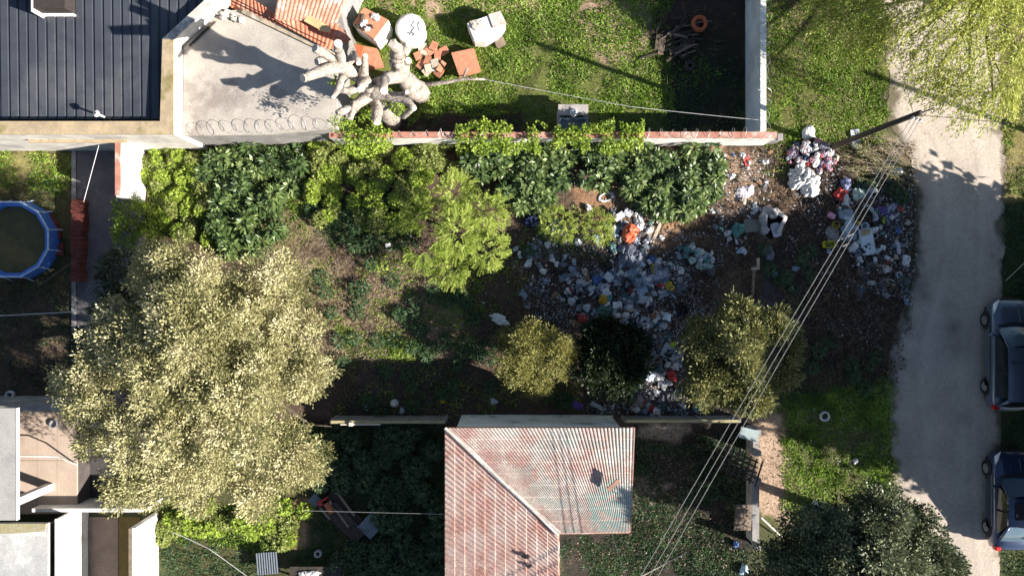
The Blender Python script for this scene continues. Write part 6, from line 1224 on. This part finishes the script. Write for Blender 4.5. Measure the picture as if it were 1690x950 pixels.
mb = MB(); mb.lathe((q.x, q.y, .3), [(0,0),(.42,.0)], 20, sy=1.15); mb.build('dark_inside', M_DARK, tt_)
# mattress, round lid, door panel, tubs
mt = put(panel_mesh(.58,1.25,.14,.14,.15), 'mattress', cm('grey_blue_mattress', (.26,.31,.37), .8), 'grey blue slim mattress between round lid and overhead cables', 'mattress', 1395, 372, None, False, .03)
mb = MB(); mb.prism([tuple(rot2(p, .15)) for p in rrect(.3,.7,.12)], .17, .19); m2 = mb.build('stain', cm('pale_mattress', (.42,.5,.56)), mt)
m2.matrix_parent_inverse = Matrix()
ln_ = MB(); ln_.lathe((0,0,0), [(0,.1),(.15,.1),(.27,.06),(.31,.02),(.31,0)], 24, sx=.85, sy=1.08, rz=.35); put(ln_, 'lid', cm('beige_grey_lid', (.28,.27,.25), .9), 'round beige grey lid beside the slim mattress', 'lid', 1371, 386, None, True)
dr = put(panel_mesh(.55,1.05,.14,.09,.17), 'door_panel', cm('white_door', (.55,.62,.66), .4), 'white rounded door panel lying under the overhead cables', 'door', 1427, 399, None, False, .02)
mb = MB(); mb.prism([tuple(rot2(p, .17)) for p in [(-.2,.22),(.16,.28),(.2,.48),(-.18,.48)]], .165, .18); x_ = mb.build('dirt_patch', M_CREAM, dr); x_.matrix_parent_inverse = Matrix()
pn = put(panel_mesh(.82,.56,.1,.05,-.45), 'panel', cm('grey_white_panel', (.42,.46,.5), .6), 'large grey white panel with dark knob beside the bushy tree', 'panel', 1108, 581, None, False, .015)
mb = MB(); mb.lathe((-.16,.08,.125), [(.06,0),(.06,.03),(.0,.04)], 12); x_ = mb.build('knob', CNV, pn); x_.matrix_parent_inverse = Matrix()
pn = put(openbox(.32,.42,.16,-.25), 'tub', cm('grey_white_tub', (.5,.55,.6)), 'grey white tub with round hole south of the round bag', 'tub', 1062, 531)
mb = MB(); mb.prism([tuple(rot2(p, -.25)) for p in rrect(.29,.39,.03)], .11, .13); x_ = mb.build('cover', CGW, pn); x_.matrix_parent_inverse = Matrix()
mb = MB(); mb.lathe((0,0,.132), [(.075,0),(.0,.005)], 12); x_ = mb.build('hole', M_DARK, pn); x_.matrix_parent_inverse = Matrix()
for (px, py, r, t, m, lab) in ((1376,335,.15,.055,CRU,'small black tyre beside the dark red scrap'), (1440,389,.16,.065,cm('grey_ring', (.2,.2,.2)),'grey ring right of the white door panel'), (1095,465,.1,.04,CGW,'small pale ring left of the mustard yellow bag'), (1482,453,.12,.05,CGW,'pale ring near the road under the bright white bag'), (955,474,.14,.06,CGR,'grey ring at the western side of the dump')): put(ring_mesh(r, t), 'tyre', m, lab, 'tyre', px, py, None, True, 0, .02)
mb = MB(); mb.lathe((0,0,0), [(.14,0),(.15,.05),(.12,.07),(0,.08)], 16); put(mb, 'lid', CLM, 'round lime green lid near the road', 'lid', 1455, 364, None, True, 0, .03)
for (px, py, rz, lab) in ((1452,444,.1,'white broken plastic chair frame near the road, upper'), (1459,467,.25,'white broken plastic chair frame near the road, lower')):
    mb = MB(); F_ = lambda x, y, z: (*rot2((x, y), rz), z); mb.tube([F_(-.2,.14,.12), F_(.12,.14,.1), F_(.16,-.1,.1), F_(-.14,-.14,.08)], .028, 6); mb.tube([F_(.12,.14,.1), F_(.24,.02,.3)], .025, 6); mb.tube([F_(.16,-.1,.1), F_(.3,-.14,.2)], .025, 6); mb.tube([F_(.06,.12,.1), F_(.1,-.12,.1)], .04, 6); put(mb, 'chair_frame', CBG, lab, 'chair frame', px, py)
# wooden post with an L shaped top
wp = empty('wooden_post', P(1243,455,0), 'wooden post with L shaped head standing in dead brush', 'post'); mb = MB(); a, b = P(1242,490,.1), P(1244,447,1.3); mb.tube([a, b], .055, 8); mb.build('shaft', M_WOOD, wp)
mb = MB(); q = P(1249,436,1.4); mb.box(q+Vector((.05,.02,0)), (.1,.42,.07)); mb.box(q+Vector((-.1,-.16,.0)), (.2,.1,.072)); mb.build('head', mat('pale_wood', (.42,.36,.26)), wp)
# clothes heap
g = random.Random(9); cols = [cm('dull_pink', (.42,.2,.25), .9), CW, CGR, CNV, cm('brick_red', (.3,.05,.05), .9), CBG, CBK, CW, cm('mauve', (.24,.19,.27), .9), CGW, cm('rose', (.5,.32,.36), .9), CBK, cm('dark_brown', (.09,.06,.05), .9), CGW]; nms = ['pink','white','grey','navy','red','beige','black','white','mauve','pale grey','rose','black','brown','pale grey']
for i in range(80):
    k = g.randrange(len(cols)); a = g.uniform(0, 6.28); rr = math.sqrt(g.random()); px = 1336+40*rr*math.cos(a); py = 260+27*rr*math.sin(a)
    put(sheet_mesh(g.uniform(.16,.36), g.uniform(.14,.28), .14, 300+i, g.uniform(0,3), 10, .4), 'garment', cols[k], nms[k]+' garment in the clothes heap at the foot of the utility pole', 'clothing', px, py, 'clothes heaped at the foot of the utility pole', dz=.03+.3*(1-rr)*g.random())
# green and white bottles and bags heap
for i in range(20):
    a = g.uniform(0, 6.28); rr = math.sqrt(g.random()); px = 1140+27*rr*math.cos(a)+6*rr; py = 420+17*rr*math.sin(a)+(px-1140)*.45
    m, nm_ = ((CT,'teal'), (CLG,'pale green'), (CW,'white'))[i % 3]; put(bag_mesh(g.uniform(.1,.19), g.uniform(.12,.2), 400+i), 'plastic_bag', m, nm_+' bag in the green and white heap east of the dump', 'bag', px, py, 'green and white bags east of the dump', True, dz=.02+.1*(1-rr))
# general small pieces of the dump, each its own object; the commonest kinds share labels by zone
ZN = [([(940,440),(1080,420),(1140,450),(1110,520),(1060,540),(960,530),(930,480)], 120, 'in the middle of the dump'), ([(1045,530),(1110,520),(1125,600),(1130,680),(960,680),(1045,655)], 70, 'between the dark trees by the fence'), ([(850,400),(960,390),(950,500),(860,480)], 36, 'at the western edge of the dump'),
      ([(1000,330),(1110,350),(1090,420),(1010,400)], 16, 'at the sunlit top of the dump'), ([(1370,300),(1500,300),(1500,500),(1420,480),(1400,420)], 60, 'beside the road south of the branches'), ([(1170,340),(1240,350),(1240,420),(1180,410)], 12, 'between the tank and the glossy plants'), ([(1175,260),(1270,250),(1270,350),(1190,350)], 26, 'on the sunlit litter by the wall end')]
pal = [(CW,'white'),(CGW,'grey white'),(CLB,'light blue'),(CT,'teal'),(CB,'blue'),(CR,'red'),(CGR,'grey'),(CBR,'brown'),(CBK,'black'),(CBG,'beige'),(CLG,'pale green'),(CY,'yellow')]; wts = [34,18,8,4,3,4,10,6,7,10,4,2]
for (poly, n, where) in ZN:
    pw = gp(poly); k = 0
    xs_ = [p[0] for p in poly]; ys_ = [p[1] for p in poly]
    while k < n:
        px, py = g.uniform(min(xs_), max(xs_)), g.uniform(min(ys_), max(ys_)); q = P(px, py, 0)
        if float(sdf(np.array([q.x]), np.array([q.y]), pw)[0]) < 0: continue
        k += 1; (m, nm_) = g.choices(pal, wts)[0]; t = g.choice(('bag','bag','scrap','scrap','scrap','bottle','box','cup')); s = g.uniform(.065, .16); sd_ = g.randrange(9999)
        if t == 'bag': mb = bag_mesh(s, s*.8, sd_); nn, cc_ = 'plastic_bag', 'bag'
        elif t == 'scrap': mb = sheet_mesh(s*2.4, s*1.6, .09, sd_, g.uniform(0,3), 8, .5); nn, cc_ = 'cloth_scrap', 'scrap'
        elif t == 'bottle': mb = bottle_mesh(s*1.8, s*.32, g.uniform(0,6)); nn, cc_ = 'bottle', 'bottle'
        elif t == 'box': mb = boxm(s*1.4, s*.9, s*.5, g.uniform(0,3), tilt=(g.uniform(-.3,.3), g.uniform(-.3,.3))); nn, cc_ = 'box', 'box'
        else: mb = bucket_mesh(s*.5, s*.9, g.uniform(0,6), True); nn, cc_ = 'cup', 'cup'
        put(mb, nn, m, 'small %s %s %s' % (nm_, cc_, where), cc_, px, py, 'small rubbish '+where, False, 0, g.uniform(.02,.08))
# crumpled plastic and cloth pieces that make up the bulk of the dump
MID = [(cm('slate_plastic', (.13,.16,.21), .6),'slate'),(cm('blue_grey_plastic', (.24,.29,.37), .6),'blue grey'),(CGW,'grey white'),(cm('smoke_plastic', (.09,.10,.115), .6),'smoke grey'),(cm('pale_slate', (.34,.38,.45), .6),'pale slate'),(cm('mud_cloth', (.13,.105,.09), .9),'mud brown'),(cm('dark_teal', (.06,.13,.14), .6),'dark teal')]
for (poly, n, where) in (([(980,430),(1110,430),(1130,480),(1075,500),(1060,540),(970,520),(940,480)], 70, 'in the middle of the dump'), ([(1060,530),(1110,520),(1130,600),(1150,680),(1000,680),(1050,640)], 34, 'between the dark trees by the fence'), ([(1365,310),(1500,295),(1498,500),(1410,480)], 46, 'beside the road south of the branches'), ([(1110,400),(1175,410),(1180,450),(1120,445)], 12, 'east of the green and white heap'), ([(1000,350),(1060,350),(1090,430),(1000,430)], 18, 'at the sunlit top of the dump'), ([(860,420),(960,420),(960,500),(860,490)], 16, 'at the western edge of the dump')):
    pw = gp(poly); xs_ = [p[0] for p in poly]; ys_ = [p[1] for p in poly]; k = 0
    while k < n:
        px, py = g.uniform(min(xs_), max(xs_)), g.uniform(min(ys_), max(ys_)); q = P(px, py, 0)
        if float(sdf(np.array([q.x]), np.array([q.y]), pw)[0]) < 0: continue
        k += 1; m, nm_ = g.choice(MID+[(CW,'white'),(CBK,'black'),(cm('slate_plastic', (.13,.16,.21), .6),'slate')]); s = g.uniform(.2, .46)
        put(sheet_mesh(s, s*g.uniform(.35, .8), g.uniform(.12,.24), g.randrange(9999), g.uniform(0,3), 13, .6), 'crumpled_sheet', m, '%s crumpled sheet %s' % (nm_, where), 'sheet', px, py, 'crumpled sheets '+where, dz=g.uniform(.0,.06))
# uncountable shreds of rubbish
L_TR = leafmat('rubbish_shreds', [(.02,.02,.022),(.09,.09,.1),(.24,.27,.31),(.07,.13,.15),(.34,.35,.38),(.62,.62,.62),(.26,.1,.07),(.15,.125,.1),(.4,.37,.32)], 0, .6)
flat_litter('rubbish_shreds', [(ZN[0][0], 520, .48), (ZN[1][0], 460, .46), (ZN[2][0], 160, .52), (ZN[3][0], 120), (ZN[4][0], 260, .44), (ZN[5][0], 110), (ZN[6][0], 130), ([(880,380),(1190,380),(1170,540),(1080,620),(1150,685),(960,685),(1000,560),(870,520)], 330, .45), ([(1290,280),(1510,280),(1500,560),(1400,600),(1300,430)], 130, .5), ([(1400,440),(1500,430),(1480,560),(1430,560)], 25, .5), ([(1140,640),(1210,640),(1210,682),(960,684),(960,655)], 110), ([(620,380),(860,400),(860,560),(640,560)], 4), ([(1290,640),(1460,600),(1460,840),(1300,840)], 3)], L_TR, .085, 606, .16)
